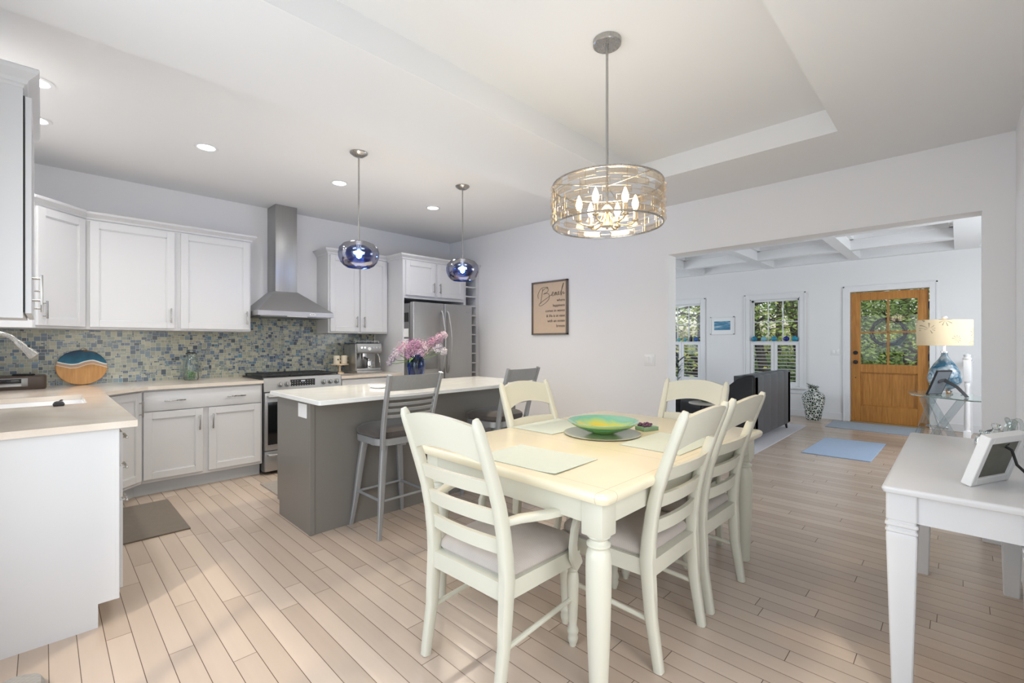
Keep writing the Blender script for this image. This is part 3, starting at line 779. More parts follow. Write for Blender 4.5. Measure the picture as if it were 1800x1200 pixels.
em = thing('espresso_machine', 'stainless espresso machine with portafilter beside the fridge panel', 'espresso machine', (2.69, 5.13, .915))
MB().box(-.16, .16, -.16, .17, .0, .028, bev=.006).build('base_tray', M['steel'], em, 30)
MB().box(-.155, .155, -.14, .0, .028, .055, bev=.004).build('drip_tray', M['steel'], em, 30)
MB().box(-.16, .16, .02, .17, .028, .34, bev=.008).build('body', M['steelv'], em, 30)
MB().box(-.16, -.14, -.12, .03, .028, .34, bev=.004).build('side_wall', M['steelv'], em, 30)
mb = MB(); mb.prism([(-.15, .245), (-.155, .27), (-.145, .345), (.03, .345), (.03, .23), (-.13, .23)], 'x', -.15, .16); mb.build('head', M['steel'], em, 20)
MB().box(-.155, .155, -.10, .16, .345, .352, bev=.002).build('cup_tray', M['iron'], em)
MB().tube([(-.15, -.10, .352), (-.15, -.10, .375), (.15, -.10, .375), (.15, -.10, .352)], .004, 6).build('rail', M['chrome'], em)
mb = MB(); mb.lathe([(.036, .195), (.036, .232)], (-.03, -.08, 0), 20); mb.lathe([(.034, .165), (.037, .195)], (-.03, -.08, 0), 20); mb.build('group_head', M['chrome'], em)
MB().tube([(-.03, -.11, .18), (-.05, -.16, .175), (-.07, -.23, .168)], [.009, .012, .013], 10).build('portafilter_handle', M['blackm'], em)
for i, x in enumerate((-.10, -.06, .05, .09, .125)): MB().cyl((x, -.162, .30), (x, -.150, .30), .010, n=12).build('button', M['chrome'], em)
mb = MB(); mb.cyl((.0, -.158, .285), (.0, -.150, .285), .02, n=20); mb.build('gauge', M['plastic'], em)
MB().tube([(.12, -.12, .235), (.135, -.14, .18), (.14, -.15, .08)], .005, 8).build('steam_wand', M['chrome'], em)
jug = thing('milk_jug', 'small steel milk jug on the espresso machine drip tray', 'jug', (2.735, 5.07, .9705)); MB().lathe([(.036, 0), (.038, .01), (.036, .06), (.03, .085), (.034, .10), (.031, .10), (.027, .085), (.033, .06), (.034, .012), (0, .01)], n=20, caps=False).build('jug_body', M['chrome'], jug)
MB().tube([(.034, 0, .08), (.06, 0, .08), (.062, 0, .03), (.036, 0, .03)], .004, 8).build('handle', M['chrome'], jug)
for i, (x, y) in enumerate(((2.60, 5.14), (2.67, 5.20), (2.76, 5.16))):
    g_ = thing('espresso_glass', ('small clear glass on top of the espresso machine, leftmost of three', 'small clear glass on top of the espresso machine, middle of three', 'small clear glass on top of the espresso machine, rightmost of three')[i], 'glass', (x, y, 1.268), 0, 'glasses on the espresso machine')
    MB().lathe([(0, .001), (.022, .001), (.03, .055), (.027, .055), (.02, .006), (0, .006)], n=16, caps=False).build('glass_cup', M['glass'], g_)
st = thing('cake_stand', 'small round pedestal stand holding two mugs beside the range', 'stand', (2.43, 5.19, .914))
MB().lathe([(.05, 0), (.045, .008), (.012, .02), (.01, .085), (.03, .095), (.098, .10), (.10, .112), (0, .112)], n=28, caps=False).build('pedestal', P('pale_wood_plate', 'D9C2A4', .5), st)
for i, (x, lab) in enumerate(((2.39, 'cream mug with a dark dot, left one on the pedestal stand'), (2.48, 'cream mug, right one on the pedestal stand'))):
    g_ = thing('mug', lab, 'mug', (x, 5.19, 1.0265), 0)
    MB().lathe([(.0, .001), (.034, .001), (.036, .01), (.036, .095), (.032, .095), (.032, .012), (0, .01)], n=20, caps=False).build('cup', P('cream_glaze', 'DCD3BE', .3), g_)
    MB().tube([(.034, 0, .08), (.055, 0, .075), (.058, 0, .04), (.034, 0, .025)], .005, 8).build('handle', P('cream_glaze2', 'CDBFA2', .3), g_)
    if i == 0: MB().lathe([(.0, 0), (.009, 0), (.009, .002), (0, .002)], n=14, caps=False).build('dot_motif', M['iron'], g_).matrix_local = Matrix.Translation((0, -.0365, .05)) @ Matrix.Rotation(R(90), 4, 'X')

# ------------------------------------------------------------------ island
il = thing('kitchen_island', 'taupe grey kitchen island with white stone top', 'island', (1.228, 3.057, 0))
MB().box(0, 1.95, 0, .035, 0, .884, bev=.001).box(.0, .022, .035, .56, 0, .884).box(1.93, 1.95, .035, .56, 0, .884).box(.022, 1.93, .035, .56, .1, .884).box(-.0, 1.95, .56, .60, .105, .884).build('body', M['island'], il, 0)
MB().box(-.004, .03, -.006, .03, 0, .884, bev=.003).build('corner_post', M['island'], il, 0)
MB().box(.03, 1.93, .45, .535, 0, .1).build('toe_kick', M['dark'], il, 0)
for k in range(3):
    x = .015+k*.645; MB().box(x, x+.62, .60, .62, .12, .87, bev=.003).build('door', M['island'], il, 0)
mb = MB(); Ti = [(-.045, -.245), (2.02, -.245), (2.02, .635), (-.045, .635)]
def rpoly(x0, x1, y0, y1, r, n=4): 
    p = rrect((x1-x0)/2, (y1-y0)/2, r, 0, n, (x0+x1)/2, (y0+y1)/2); return [(a, b) for a, b, c in p]
pp = rpoly(-.045, 2.02, -.245, .635, .018)
mb.loft([[(x, y, z) for x, y in (pp if k else offset_poly(pp, [-.003]*len(pp)))] for z, k in ((.884, 0), (.887, 1), (.911, 1), (.914, 0))])
mb.build('island_top', M['islandtop'], il, 40)
ou = MB().box(-.007, 0, .048, .185, .768, .862, bev=.002).build('outlet_cover', M['plastic'], il, 0)
o = thing('dish', 'small white oval dish on the island top', 'dish', (1.86, 3.30, .914)); MB().loft([rrect(.04, .065, .035, .001), rrect(.05, .075, .045, .008), rrect(.055, .08, .05, .022), rrect(.051, .076, .046, .022), rrect(.045, .07, .04, .01)]).build('dish_body', M['plastic'], o)
vs = thing('flower_vase', 'blue glass vase on the island holding lilac sprays', 'vase', (2.62, 3.80, .914))
vs.location = (2.40, 3.58, .914); vs.scale = (1.08, 1.08, 1.3)
MB().lathe([(0, .003), (.05, .003), (.057, .02), (.072, .075), (.078, .12), (.07, .16), (.052, .185), (.05, .19), (.046, .19), (.048, .183), (.066, .157), (.073, .12), (.067, .077), (.052, .024), (0, .02)], n=28, caps=False).build('vase_glass', glass('cobalt_glass', '4E7FC0'), vs)
MB().lathe([(0, .021), (.051, .025), (.065, .077), (.066, .10), (0, .10)], n=24, caps=False).build('water', glass('blue_water', '7EA6D8', ior=1.33), vs)
lil = thing('lilac_bouquet', 'pink and white lilac sprays with green leaves in the blue vase', 'flowers', (2.40, 3.58, .985))
stem_m = P('green_stem', '5A7A3A', .7); rr = random.Random(11)
cl = [((-.09, .06, .24), 'C79DB8', .07), ((-.04, .0, .27), 'B98AAE', .065), ((.0, .03, .22), 'D2B2C6', .065), ((.05, .02, .27), 'C8A3BC', .06), ((.09, -.04, .24), 'D9C0CF', .06), ((.13, -.07, .29), 'C396B2', .055), ((.18, -.11, .33), 'CFAFC4', .045), ((.21, -.14, .36), 'DCC7D4', .035),
      ((-.14, .10, .19), 'CDBFD0', .05), ((-.17, .13, .14), 'BDB4C4', .032), ((-.19, .15, .10), 'B4ADBC', .022), ((-.05, .02, .17), 'B792B4', .055), ((.16, -.11, .24), 'DAD3DE', .05), ((.20, -.15, .21), 'E0DAE2', .035), ((.02, -.03, .18), 'C7A9C4', .05)]
for i, (c_, col, r_) in enumerate(cl):
    c_ = Vector(c_)
    s_ = MB().tube([(0, 0, 0), (c_.x*.15, c_.y*.15, .12), tuple(c_*.75+Vector((0, 0, .02))), tuple(c_)], [.004, .004, .003, .002], 6).build('stem', stem_m, lil)
    mb = MB()
    for k in range(280):
        d = Vector((rr.gauss(0, 1), rr.gauss(0, 1), rr.gauss(0, 1))).normalized()*r_*rr.uniform(.45, 1.1); p = c_+d; n_ = d.normalized(); a = n_.orthogonal().normalized()*.0085; b = n_.cross(a)
        f = [mb._v(q) for q in (p+a+n_*.004, p+b*.35+a*.2, p+b+n_*.004, p-a*.3+b*.2, p-a+n_*.004, p-b*.35-a*.2, p-b+n_*.004, p+a*.3-b*.2)]; mb.bm.faces.new(f)
    mb.build('blossoms', P('lilac_%d' % i, col, .8, var=.15, scale=60), s_, 0)
for k in range(9):
    a = rr.uniform(0, 6.28); L = rr.uniform(.07, .11); mb = MB(); dx, dy = math.cos(a), math.sin(a); z = rr.uniform(.10, .17)
    mb.slab(lambda u, v: (dx*L*u-dy*(v-.5)*.05*math.sin(math.pi*min(.98, u+.03)), dy*L*u+dx*(v-.5)*.05*math.sin(math.pi*min(.98, u+.03)), z+.03*math.sin(u*2.5)-.05*u*u), 6, 2, (0, 0, .0012)); mb.build('leaf', P('lilac_leaf', '557A35', .6), lil)
#PART3
# ------------------------------------------------------------------ bar stools
def make_stool(label):
    t = thing('bar_stool', label, 'bar stool', (0, 0, 0), 0, 'bar stools along the island')
    mb = MB(); mb.loft([rrect(.195, .19, .09, z, 6) for z in (.598, .602, .638, .642)]); mb.build('seat_frame', M['stool'], t)
    mb = MB(); mb.loft([rrect(.195-i, .19-i, .09-i*.6, z, 6) for z, i in ((.642, .008), (.66, -.003), (.685, .0), (.70, .02), (.712, .055), (.717, .10))]); mb.build('seat', M['seatf'], t)
    mb = MB(); mb.box(-.15, .15, -.022, .022, .575, .598); mb.box(-.022, .022, -.15, .15, .575, .598); mb.build('swivel_frame', M['stool'], t)
    for sx in (-1, 1):
        for sy in (-1, 1):
            mb = MB(); mb.sweep([(sx*.135, sy*.13, .598), (sx*.16, sy*.15, .40), (sx*.18, sy*.168, .20), (sx*.205, sy*.192, .0)], [.046, .043, .036, .026], [.032, .03, .027, .02], up=(0, 1, 0)); mb.build('leg', M['stool'], t)
    q = .172; z = .235
    mb = MB(); c = [(-q, -.16), (q, -.16), (q, .16), (-q, .16)]
    for i in range(4): a, b = c[i], c[(i+1) % 4]; mb.cyl((a[0], a[1], z), (b[0], b[1], z), .0095, n=8)
    mb.build('footrest', M['stool'], t)
    by = lambda z: -.185-.12*((z-.6)/.46)**1.3 if z > .6 else -.185
    bx = lambda z: .178+.02*(z-.6)/.46
    for sx in (-1, 1):
        mb = MB(); mb.sweep([(sx*bx(z), by(z), z) for z in (.58, .65, .72, .8, .9, 1.0, 1.07)], [.026]*7, [.038, .038, .036, .034, .032, .03, .028], up=(0, 1, 0)); mb.build('back_post', M['stool'], t)
    def slat(z0, z1, nm):
        MB().slab(lambda u, v: ((u*2-1)*bx(z0), by(z0+(z1-z0)*v)-.028*(1-(u*2-1)**2), z0+(z1-z0)*v), 10, 2, (0, .008, 0)).build(nm, M['stool'], t)
    slat(.965, 1.065, 'back_rail')
    for z in (.785, .825, .865, .905): slat(z, z+.02, 'back_slat')
    return t
s1 = make_stool('grey metal bar stool at the near left of the island, behind the armchair')
kids()
dup(s1, (2.66, 2.80, 0), R(6), 'grey metal bar stool at the right end of the island, behind the far cream chair')
s1.location = (1.715, 2.86, 0)

# ------------------------------------------------------------------ dining chairs
PY = [(0, -.245), (.2, -.212), (.42, -.197), (.56, -.207), (.7, -.238), (.85, -.288), (1.0, -.345)]
def py(z):
    for (a, b), (c, d) in zip(PY, PY[1:]):
        if z <= c: return b+(d-b)*(z-a)/(c-a)
    return PY[-1][1]-(z-1.0)*.3
def make_chair(label, arms=False, name='dining_chair'):
    t = thing(name, label, 'chair', (0, 0, 0), 0, 'cream ladder-back chairs around the table')
    m = M['cream']
    for sx in (-1, 1):
        zs = [0, .1, .2, .3, .42, .5, .6, .7, .8, .9, .97, 1.0, 1.018]
        w = [.034, .036, .038, .04, .042, .042, .042, .042, .042, .04, .036, .028, .014]; h = [.036, .04, .044, .05, .055, .052, .048, .044, .04, .036, .034, .03, .02]
        mb = MB(); mb.sweep([(sx*.205, py(z), z) for z in zs], h, w, up=(sx, 0, 0)); mb.build('back_post', m, t, 50)
        MB().lathe([(0, 0), (.014, 0), (.014, .004), (0, .004)], (sx*.205, -.245, -.003), 10, False).build('foot_pad', M['blackm'], t) if False else None
    arch = lambda u: 1-(2*u-1)**2
    bow = lambda u, k: -.030*k*arch(u)
    MB().slab(lambda u, v: ((2*u-1)*.196, py((.856+.036*arch(u))*(1-v)+(.992+.024*arch(u))*v)+bow(u, 1), (.856+.038*arch(u))*(1-v)+(.990+.030*arch(u))*v), 14, 5, (0, .022, 0)).build('crest_rail', m, t)
    for z0, z1 in ((.735, .79), (.625, .68), (.518, .572)):
        MB().slab(lambda u, v: ((2*u-1)*.196, py(z0+(z1-z0)*v)+bow(u, .9), z0+(z1-z0)*v+.006*arch(u)), 12, 2, (0, .018, 0)).build('back_slat', m, t)
    # seat frame and cushion (front wider)
    tp = .05
    mb = MB(); mb.loft([rrect(.222, .222, .03, z, 4, 0, .005, tp) for z in (.352, .358, .412, .418)]); mb.build('seat_frame', m, t)
    mb = MB(); mb.loft([rrect(.208-i, .20-i, .045, z, 5, 0, .018, tp) for z, i in ((.416, .004), (.432, -.008), (.450, -.006), (.466, .008), (.478, .035), (.486, .08), (.489, .13))]); mb.build('seat_cushion', M['cushion'], t)
    fx, fy = .207, .228-.02
    for sx in (-1, 1):
        mb = MB(); mb.box(sx*fx-.022, sx*fx+.022, fy-.022, fy+.022, .335, .40, bev=.003)
        mb.lathe([(.016, .335), (.020, .328), (.023, .320), (.018, .312), (.0235, .300), (.0255, .27), (.024, .20), (.020, .12), (.0165, .085), (.0235, .068), (.0235, .058), (.019, .045), (.0225, .035), (.019, .018), (.014, .004), (.014, 0)], (sx*fx, fy, 0), 18)
        mb.build('front_leg', m, t, 40)
        mb = MB(); mb.cyl((sx*.205, -.215, .185), (sx*fx, fy, .20), .0105, n=10); mb.build('side_stretcher', m, t)
    if arms:
        for sx in (-1, 1):
            P_ = [(.206, -.205, .635), (.225, -.15, .638), (.268, -.06, .637), (.288, .04, .633), (.282, .13, .630), (.262, .20, .622), (.252, .235, .600), (.252, .24, .585)]
            mb = MB(); mb.sweep([(sx*x, y, z) for x, y, z in P_], [.028, .034, .042, .048, .05, .05, .046, .04], [.026, .028, .028, .028, .028, .028, .026, .02]); ar = mb.build('armrest', m, t, 50)
            Q = [(.252, .205, .615), (.262, .165, .575), (.266, .135, .52), (.262, .13, .46), (.25, .15, .41), (.24, .185, .375), (.238, .20, .35)]
            mb = MB(); mb.sweep([(sx*x, y, z) for x, y, z in Q], [.034, .036, .036, .038, .046, .054, .05], [.024]*7, up=(1, 0, 0)); mb.build('arm_support', m, t, 50)
    return t
ch = make_chair('cream ladder-back side chair, nearest one on the near long side of the table')
ach = make_chair('cream ladder-back armchair in the foreground at the left end of the table', True, 'dining_armchair')
kids()
dup(ch, (2.405, 1.08, 0), R(-1), 'cream ladder-back side chair on the near long side, right of the nearest one')
dup(ch, (2.20, 1.70, 0), R(178), 'cream ladder-back side chair on the far side of the table in front of the island')
dup(ach, (2.755, 1.30, 0), R(90-3), 'cream ladder-back armchair at the far right end of the table, facing the camera')
ch.location = (1.868, 1.075, 0)
ach.location = (1.345, 1.365, 0); ach.rotation_euler = (0, 0, R(-88))

# ------------------------------------------------------------------ dining table
tb = thing('dining_table', 'cream wooden dining table with turned legs under the chandelier', 'table', (2.14, 1.392, 0), R(-.6))
hx, hy = .832, .562
def planks_cream():
    t = NT('cream_table_top'); t.set(rough=.22); x, y, z = t.xyz(t.obj())
    ax = t.math('ABSOLUTE', x); ay = t.math('ABSOLUTE', y)
    b1 = t.math('LESS_THAN', t.math('ABSOLUTE', t.math('SUBTRACT', ax, hx-.075)), .0011); b2 = t.math('LESS_THAN', t.math('ABSOLUTE', t.math('SUBTRACT', ay, hy-.045)), .0011)
    b3 = t.math('LESS_THAN', t.math('ABSOLUTE', t.math('SUBTRACT', ax, .235)), .0010)
    g = t.math('MINIMUM', t.math('ADD', t.math('ADD', b1, b2), b3), 1)
    n = t.noise(5, 3); base = t.mix(n.outputs[0], 'EDE5CB', 'E6DCC0')
    t.l(t.mix(t.math('MULTIPLY', g, .55), base, '9C8D6C'), t.b.inputs['Base Color']); return t.m
mb = MB(); mb.loft([rrect(hx-i, hy-i, .03-i*.3, z, 5) for z, i in ((.722, .016), (.724, .008), (.732, .004), (.745, .0), (.753, .003), (.7585, .009), (.76, .016))]); mb.build('tabletop', planks_cream(), tb, 40)
mb = MB()
mb.box(-hx+.07, hx-.07, -hy+.045, -hy+.068, .632, .722, bev=.002); mb.box(-hx+.07, hx-.07, hy-.068, hy-.045, .632, .722, bev=.002)
mb.box(-hx+.045, -hx+.068, -hy+.07, hy-.07, .632, .722, bev=.002); mb.box(hx-.068, hx-.045, -hy+.07, hy-.07, .632, .722, bev=.002); mb.build('apron', M['cream'], tb, 30)
for sx in (-1, 1):
    for sy in (-1, 1):
        mb = MB(); cx_, cy_ = sx*(hx-.085), sy*(hy-.085); mb.box(cx_-.045, cx_+.045, cy_-.045, cy_+.045, .59, .722, bev=.005)
        mb.lathe([(.040, .59), (.042, .584), (.034, .577), (.030, .572), (.034, .565), (.043, .560), (.043, .552), (.036, .546), (.035, .54), (.042, .528), (.0455, .51), (.0465, .47), (.0455, .38), (.041, .22), (.036, .10), (.033, .03), (.032, .0)], (cx_, cy_, 0), 28)
        mb.build('leg', M['cream'], tb, 40)
def mat_(loc, rz, label, curl=0):
    o = MB().slab(lambda u, v: ((u-.5)*.44, (v-.5)*.315, .0022+curl*max(0, (u-.8))**2*(1-v)), 16, 6, (0, 0, .0018)).build('placemat', M['mat'], None)
    o.location = loc; o.rotation_euler = (0, 0, R(rz)); return tag(o, label, 'placemat', 'sage placemats on the dining table')
mat_((1.53, 1.345, .76), -87, 'pale sage placemat at the foreground armchair end of the table', .12)
mat_((2.24, 1.065, .76), 0, 'pale sage placemat on the near long side of the table behind the side chairs')
mat_((2.20, 1.78, .76), 0, 'pale sage placemat in front of the chair on the far side of the table')
pl_ = thing('charger_plate', 'round grey green glass charger plate under the bowl', 'plate', (2.20, 1.44, .7605))
MB().lathe([(0, .0), (.17, .0), (.212, .005), (.213, .0075), (.17, .0035), (0, .003)], n=48, caps=False).build('plate', P('charger_glass', 'B3B49C', .12), pl_)
bw = thing('glass_bowl', 'wide shallow green and yellow art glass bowl in the middle of the table', 'bowl', (2.21, 1.44, .7645))
def bowl_mat():
    t = NT('art_glass_bowl'); t.set(rough=.06, trans=.3, coat=.5); x, y, z = t.xyz(t.obj())
    n = t.noise(3.0, 2); n.inputs['Distortion'].default_value = 1.5
    w = t.math('ADD', t.math('MULTIPLY', t.math('SUBTRACT', z, .01), 7.5), t.math('MULTIPLY_ADD', n.outputs[0], 1.1, -.25))
    r = t.n('ValToRGB'); e = r.color_ramp.elements; e[0].position = .22; e[0].color = lin('F2CC20'); e[1].position = .95; e[1].color = lin('A9C8C0')
    for p_, c_ in ((.42, 'E2DA58'), (.52, 'B8D88A'), (.66, '7FC8B4')): k = e.new(p_); k.color = lin(c_)
    t.l(w, r.inputs[0])
    band = t.math('MULTIPLY', t.math('GREATER_THAN', z, .036), t.math('LESS_THAN', z, .052))
    out = t.mix(t.math('MULTIPLY', band, .8), t.mix(t.math('GREATER_THAN', z, .05), '8CDC64', 'D2EE9C'), '5DAE96')
    g = t.n('NewGeometry'); nx_, ny_, nz_ = t.xyz(g.outputs['True Normal'])
    t.l(t.mix(t.math('GREATER_THAN', nz_, 0), out, r.outputs[0]), t.b.inputs['Base Color']); return t.m
MB().lathe([(0, .0), (.055, .0), (.06, .003), (.10, .016), (.145, .034), (.18, .053), (.196, .066), (.1985, .0685), (.197, .071), (.19, .068), (.176, .058), (.14, .040), (.098, .023), (.055, .009), (0, .008)], n=56, caps=False).build('bowl', bowl_mat(), bw)
bx_ = thing('napkin_tray', 'small green box with purple dried flowers beside the glass bowl', 'box', (2.48, 1.315, .7605), R(-20))
MB().box(-.055, .055, -.04, .04, 0, .022, bev=.003).build('box_body', P('green_box', '7FA183', .6), bx_)
mb = MB(); rr = random.Random(5)
for k in range(26):
    p = Vector((rr.uniform(-.04, .02), rr.uniform(-.03, .03), .026+rr.uniform(0, .012))); mb.M = Matrix.Translation(p); mb.lathe([(0, -.007), (.007, -.002), (.008, .003), (0, .008)], n=6, caps=False)
mb.build('dried_flowers', P('purple_flowers', '6B4A66', .8), bx_)

# ------------------------------------------------------------------ chandelier
cd = thing('chandelier', 'drum chandelier of wire frames and crystal bars hanging over the dining table', 'chandelier', (1.917, 1.226, 0))
Rc = .262; zb, zt = 1.842, 2.036
MB().lathe([(0, ZT-.001), (.068, ZT-.001), (.068, ZT-.022), (.064, ZT-.026), (0, ZT-.026)], n=28, caps=False).build('canopy', M['nickel'], cd)
MB().cyl((0, 0, ZT-.02), (0, 0, 1.93), .0065, n=10).build('stem', M['nickel'], cd)
def ring3(z, r, t): return MB().tube([(r*math.cos(a), r*math.sin(a), z) for a in [2*math.pi*i/64 for i in range(64)]], t, 6, closed=True)
ring3(zt, Rc, .0045).build('top_ring', M['nickel'], cd); ring3(zb, Rc, .0045).build('bottom_ring', M['nickel'], cd)
mb = MB()
for k in range(3):
    a = R(k*120+20); mb.cyl((0, 0, zt-.002), (Rc*math.cos(a), Rc*math.sin(a), zt-.002), .003, n=6)
mb.build('spider', M['nickel'], cd)
# wire fretwork (one part) + crystal bars
wire = MB(); rows = 5; H = zt-zb; dz = H/rows; nseg = 9; bars = []
def P3(a, z, r=Rc): return (r*math.cos(a), r*math.sin(a), z)
def arcw(a0, a1, z, w=wire): w.tube([P3(a0+(a1-a0)*i/5, z) for i in range(6)], .0011, 4)
for j in range(rows):
    z0_ = zb+dz*j+.004; z1_ = z0_+dz*.72; off = (0, .5, .18, .66, .33)[j]*2*math.pi/nseg
    for i in range(0, nseg):
        a0 = off+2*math.pi*i/nseg; a1 = a0+2*math.pi/nseg*.72
        arcw(a0, a1, z0_); arcw(a0, a1, z1_)
        for a in (a0, a1): wire.cyl(P3(a, z0_), P3(a, z1_), .0011, n=4)
        arcw(a1, a0+2*math.pi/nseg, (z0_+z1_)/2)
        bars.append((a0+.02, a1-.02, (z0_+z1_)/2, dz*.60))
for i in range(nseg*2):
    a = 2*math.pi*(i+.3)/(nseg*2); j = i % rows; wire.cyl(P3(a, zb), P3(a, zb+dz*(1+j*.8)), .001, n=4); wire.cyl(P3(a+.1, zt), P3(a+.1, zt-dz*(1+(j*2 % 3)*.7)), .001, n=4)
wire.build('wire_fretwork', M['gold'], cd)
crys = pane('crystal_bar', 'FFF8EE', .12)
for (a0, a1, zc, hh) in bars:
    mb = MB(); rings = []
    for i in range(7):
        a = a0+(a1-a0)*i/6; rings.append([P3(a, zc-hh/2, Rc-.002), P3(a, zc-hh/2, Rc+.004), P3(a, zc-hh*.2, Rc+.013), P3(a, zc+hh*.2, Rc+.013), P3(a, zc+hh/2, Rc+.004), P3(a, zc+hh/2, Rc-.002)])
    mb.loft(rings); mb.build('crystal_bar', crys, cd, 40)
MB().lathe([(0, 1.945), (.012, 1.94), (.025, 1.925), (.03, 1.915), (.012, 1.905), (.022, 1.895), (.02, 1.88), (.028, 1.845), (.03, 1.838), (0, 1.836)], n=20, caps=False).build('center_column', M['gold'], cd)
for k in range(6):
    a = R(60*k+10); c_, s_ = math.cos(a), math.sin(a); rA = .135
    ar = MB().tube([(c_*r, s_*r, z) for r, z in ((.018, 1.90), (.03, 1.87), (.055, 1.848), (.09, 1.842), (.12, 1.850), (rA, 1.862))], .0042, 8).build('arm', M['gold'], cd)
    MB().lathe([(0, 1.860), (.014, 1.862), (.017, 1.868), (.010, 1.872), (.0105, 1.915), (0, 1.915)], (c_*rA, s_*rA, 0), 12, False).build('candle_sleeve', M['gold'], ar)
    MB().lathe([(0, 1.915), (.008, 1.917), (.0155, 1.935), (.0165, 1.948), (.012, 1.966), (.005, 1.985), (0, 1.992)], (c_*rA, s_*rA, 0), 12, False).build('bulb', M['bulb'], ar)
lamp('chandelier_light', 'POINT', (1.917, 1.226, 1.95), (0, 0, 0), 5.5, (1, .90, .74), shadow_soft_size=.12)
lamp('chandelier_downlight', 'SPOT', (1.917, 1.226, 1.93), (0, 0, 0), 37, (1, .72, .38), spot_size=R(120), spot_blend=.8, shadow_soft_size=.13)

# ------------------------------------------------------------------ pendants
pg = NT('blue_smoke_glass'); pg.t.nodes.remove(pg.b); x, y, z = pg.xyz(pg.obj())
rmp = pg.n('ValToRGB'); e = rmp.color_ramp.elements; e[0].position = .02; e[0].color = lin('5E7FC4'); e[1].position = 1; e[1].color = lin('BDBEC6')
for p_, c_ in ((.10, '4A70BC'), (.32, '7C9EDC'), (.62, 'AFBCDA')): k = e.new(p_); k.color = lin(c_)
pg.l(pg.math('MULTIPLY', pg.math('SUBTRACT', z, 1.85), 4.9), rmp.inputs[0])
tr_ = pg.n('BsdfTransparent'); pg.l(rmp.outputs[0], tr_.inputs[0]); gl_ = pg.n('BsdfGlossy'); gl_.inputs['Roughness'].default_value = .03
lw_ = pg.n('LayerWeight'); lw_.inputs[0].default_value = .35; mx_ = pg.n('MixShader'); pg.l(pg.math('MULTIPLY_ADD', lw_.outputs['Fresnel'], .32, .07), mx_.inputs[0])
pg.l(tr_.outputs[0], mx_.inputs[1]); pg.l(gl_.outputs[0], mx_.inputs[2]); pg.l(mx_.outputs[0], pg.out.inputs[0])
def make_pendant(label):
    t = thing('pendant_lamp', label, 'pendant lamp', (0, 0, 0), 0, 'blue glass pendants over the island')
    MB().lathe([(0, ZK-.001), (.066, ZK-.001), (.066, ZK-.008), (.04, ZK-.028), (.012, ZK-.034), (0, ZK-.034)], n=24, caps=False).build('canopy', M['nickel'], t)
    MB().cyl((0, 0, ZK-.03), (0, 0, 2.055), .006, n=10).build('rod', M['nickel'], t)
    MB().lathe([(0, 2.062), (.03, 2.058), (.032, 2.05), (.02, 2.03), (.018, 1.99), (0, 1.99)], n=16, caps=False).build('socket', M['nickel'], t)
    pr = [(.03, 2.055), (.07, 2.048), (.115, 2.03), (.143, 2.0), (.1515, 1.965), (.149, 1.93), (.134, 1.892), (.112, 1.866), (.088, 1.852)]
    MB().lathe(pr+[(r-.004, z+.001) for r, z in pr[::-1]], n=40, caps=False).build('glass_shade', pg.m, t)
    MB().lathe([(0, 1.99), (.012, 1.985), (.022, 1.965), (.024, 1.95), (.018, 1.93), (0, 1.92)], n=16, caps=False).build('bulb', emit('cool_bulb', 'CFE2FF', 22), t)
    return t
p1 = make_pendant('blue glass pendant lamp over the island, nearer and left one'); kids()
dup(p1, (2.74, 3.323, 0), 0, 'blue glass pendant lamp over the island, right one nearer the fridge'); p1.location = (1.70, 3.31, 0)
for q in ((1.70, 3.31), (2.74, 3.323)): lamp('pendant_light', 'POINT', (q[0], q[1], 1.90), (0, 0, 0), 31, (1, .86, .60), shadow_soft_size=.05)
# downlights
def downlight(x, y, lab):
    t = thing('downlight', lab, 'downlight', (x, y, ZK-.002), 0, 'recessed kitchen ceiling lights')
    MB().lathe([(.058, -.001), (.075, 0), (.08, -.003), (.062, -.006), (.056, -.003)], n=32, caps=False).build('trim_ring', M['trim'], t)
    MB().lathe([(0, -.003), (.058, -.003), (.058, -.001), (0, -.001)], n=32, caps=False).build('light_disc', M['led'], t)
    lamp('downlight_spot', 'SPOT', (x, y, ZK-.02), (0, 0, 0), 30, (1, .98, .94), spot_size=R(165), spot_blend=.9, shadow_soft_size=.06)
for x, y, lab in ((.854, 4.03, 'round recessed ceiling light left of the range hood'), (1.896, 4.06, 'round recessed ceiling light just left of the near pendant rod'), (2.955, 4.085, 'round recessed ceiling light between the two pendant rods'),
                  (-.03, 3.70, 'recessed ceiling light at the left edge, upper one behind the cabinet'), (-.035, 4.33, 'recessed ceiling light at the left edge, lower one behind the cabinet')): downlight(x, y, lab)

# ------------------------------------------------------------------ wall sign and switches
sg = thing('wall_sign', 'framed beach quote sign on the wall between kitchen and opening', 'sign', (XR-.001, 3.475, 1.685), R(90))
sw, sh = .272, .318     # half sizes, local x runs to the right as seen from the room (-Y in the world)
sg.rotation_euler = (0, 0, R(-90))
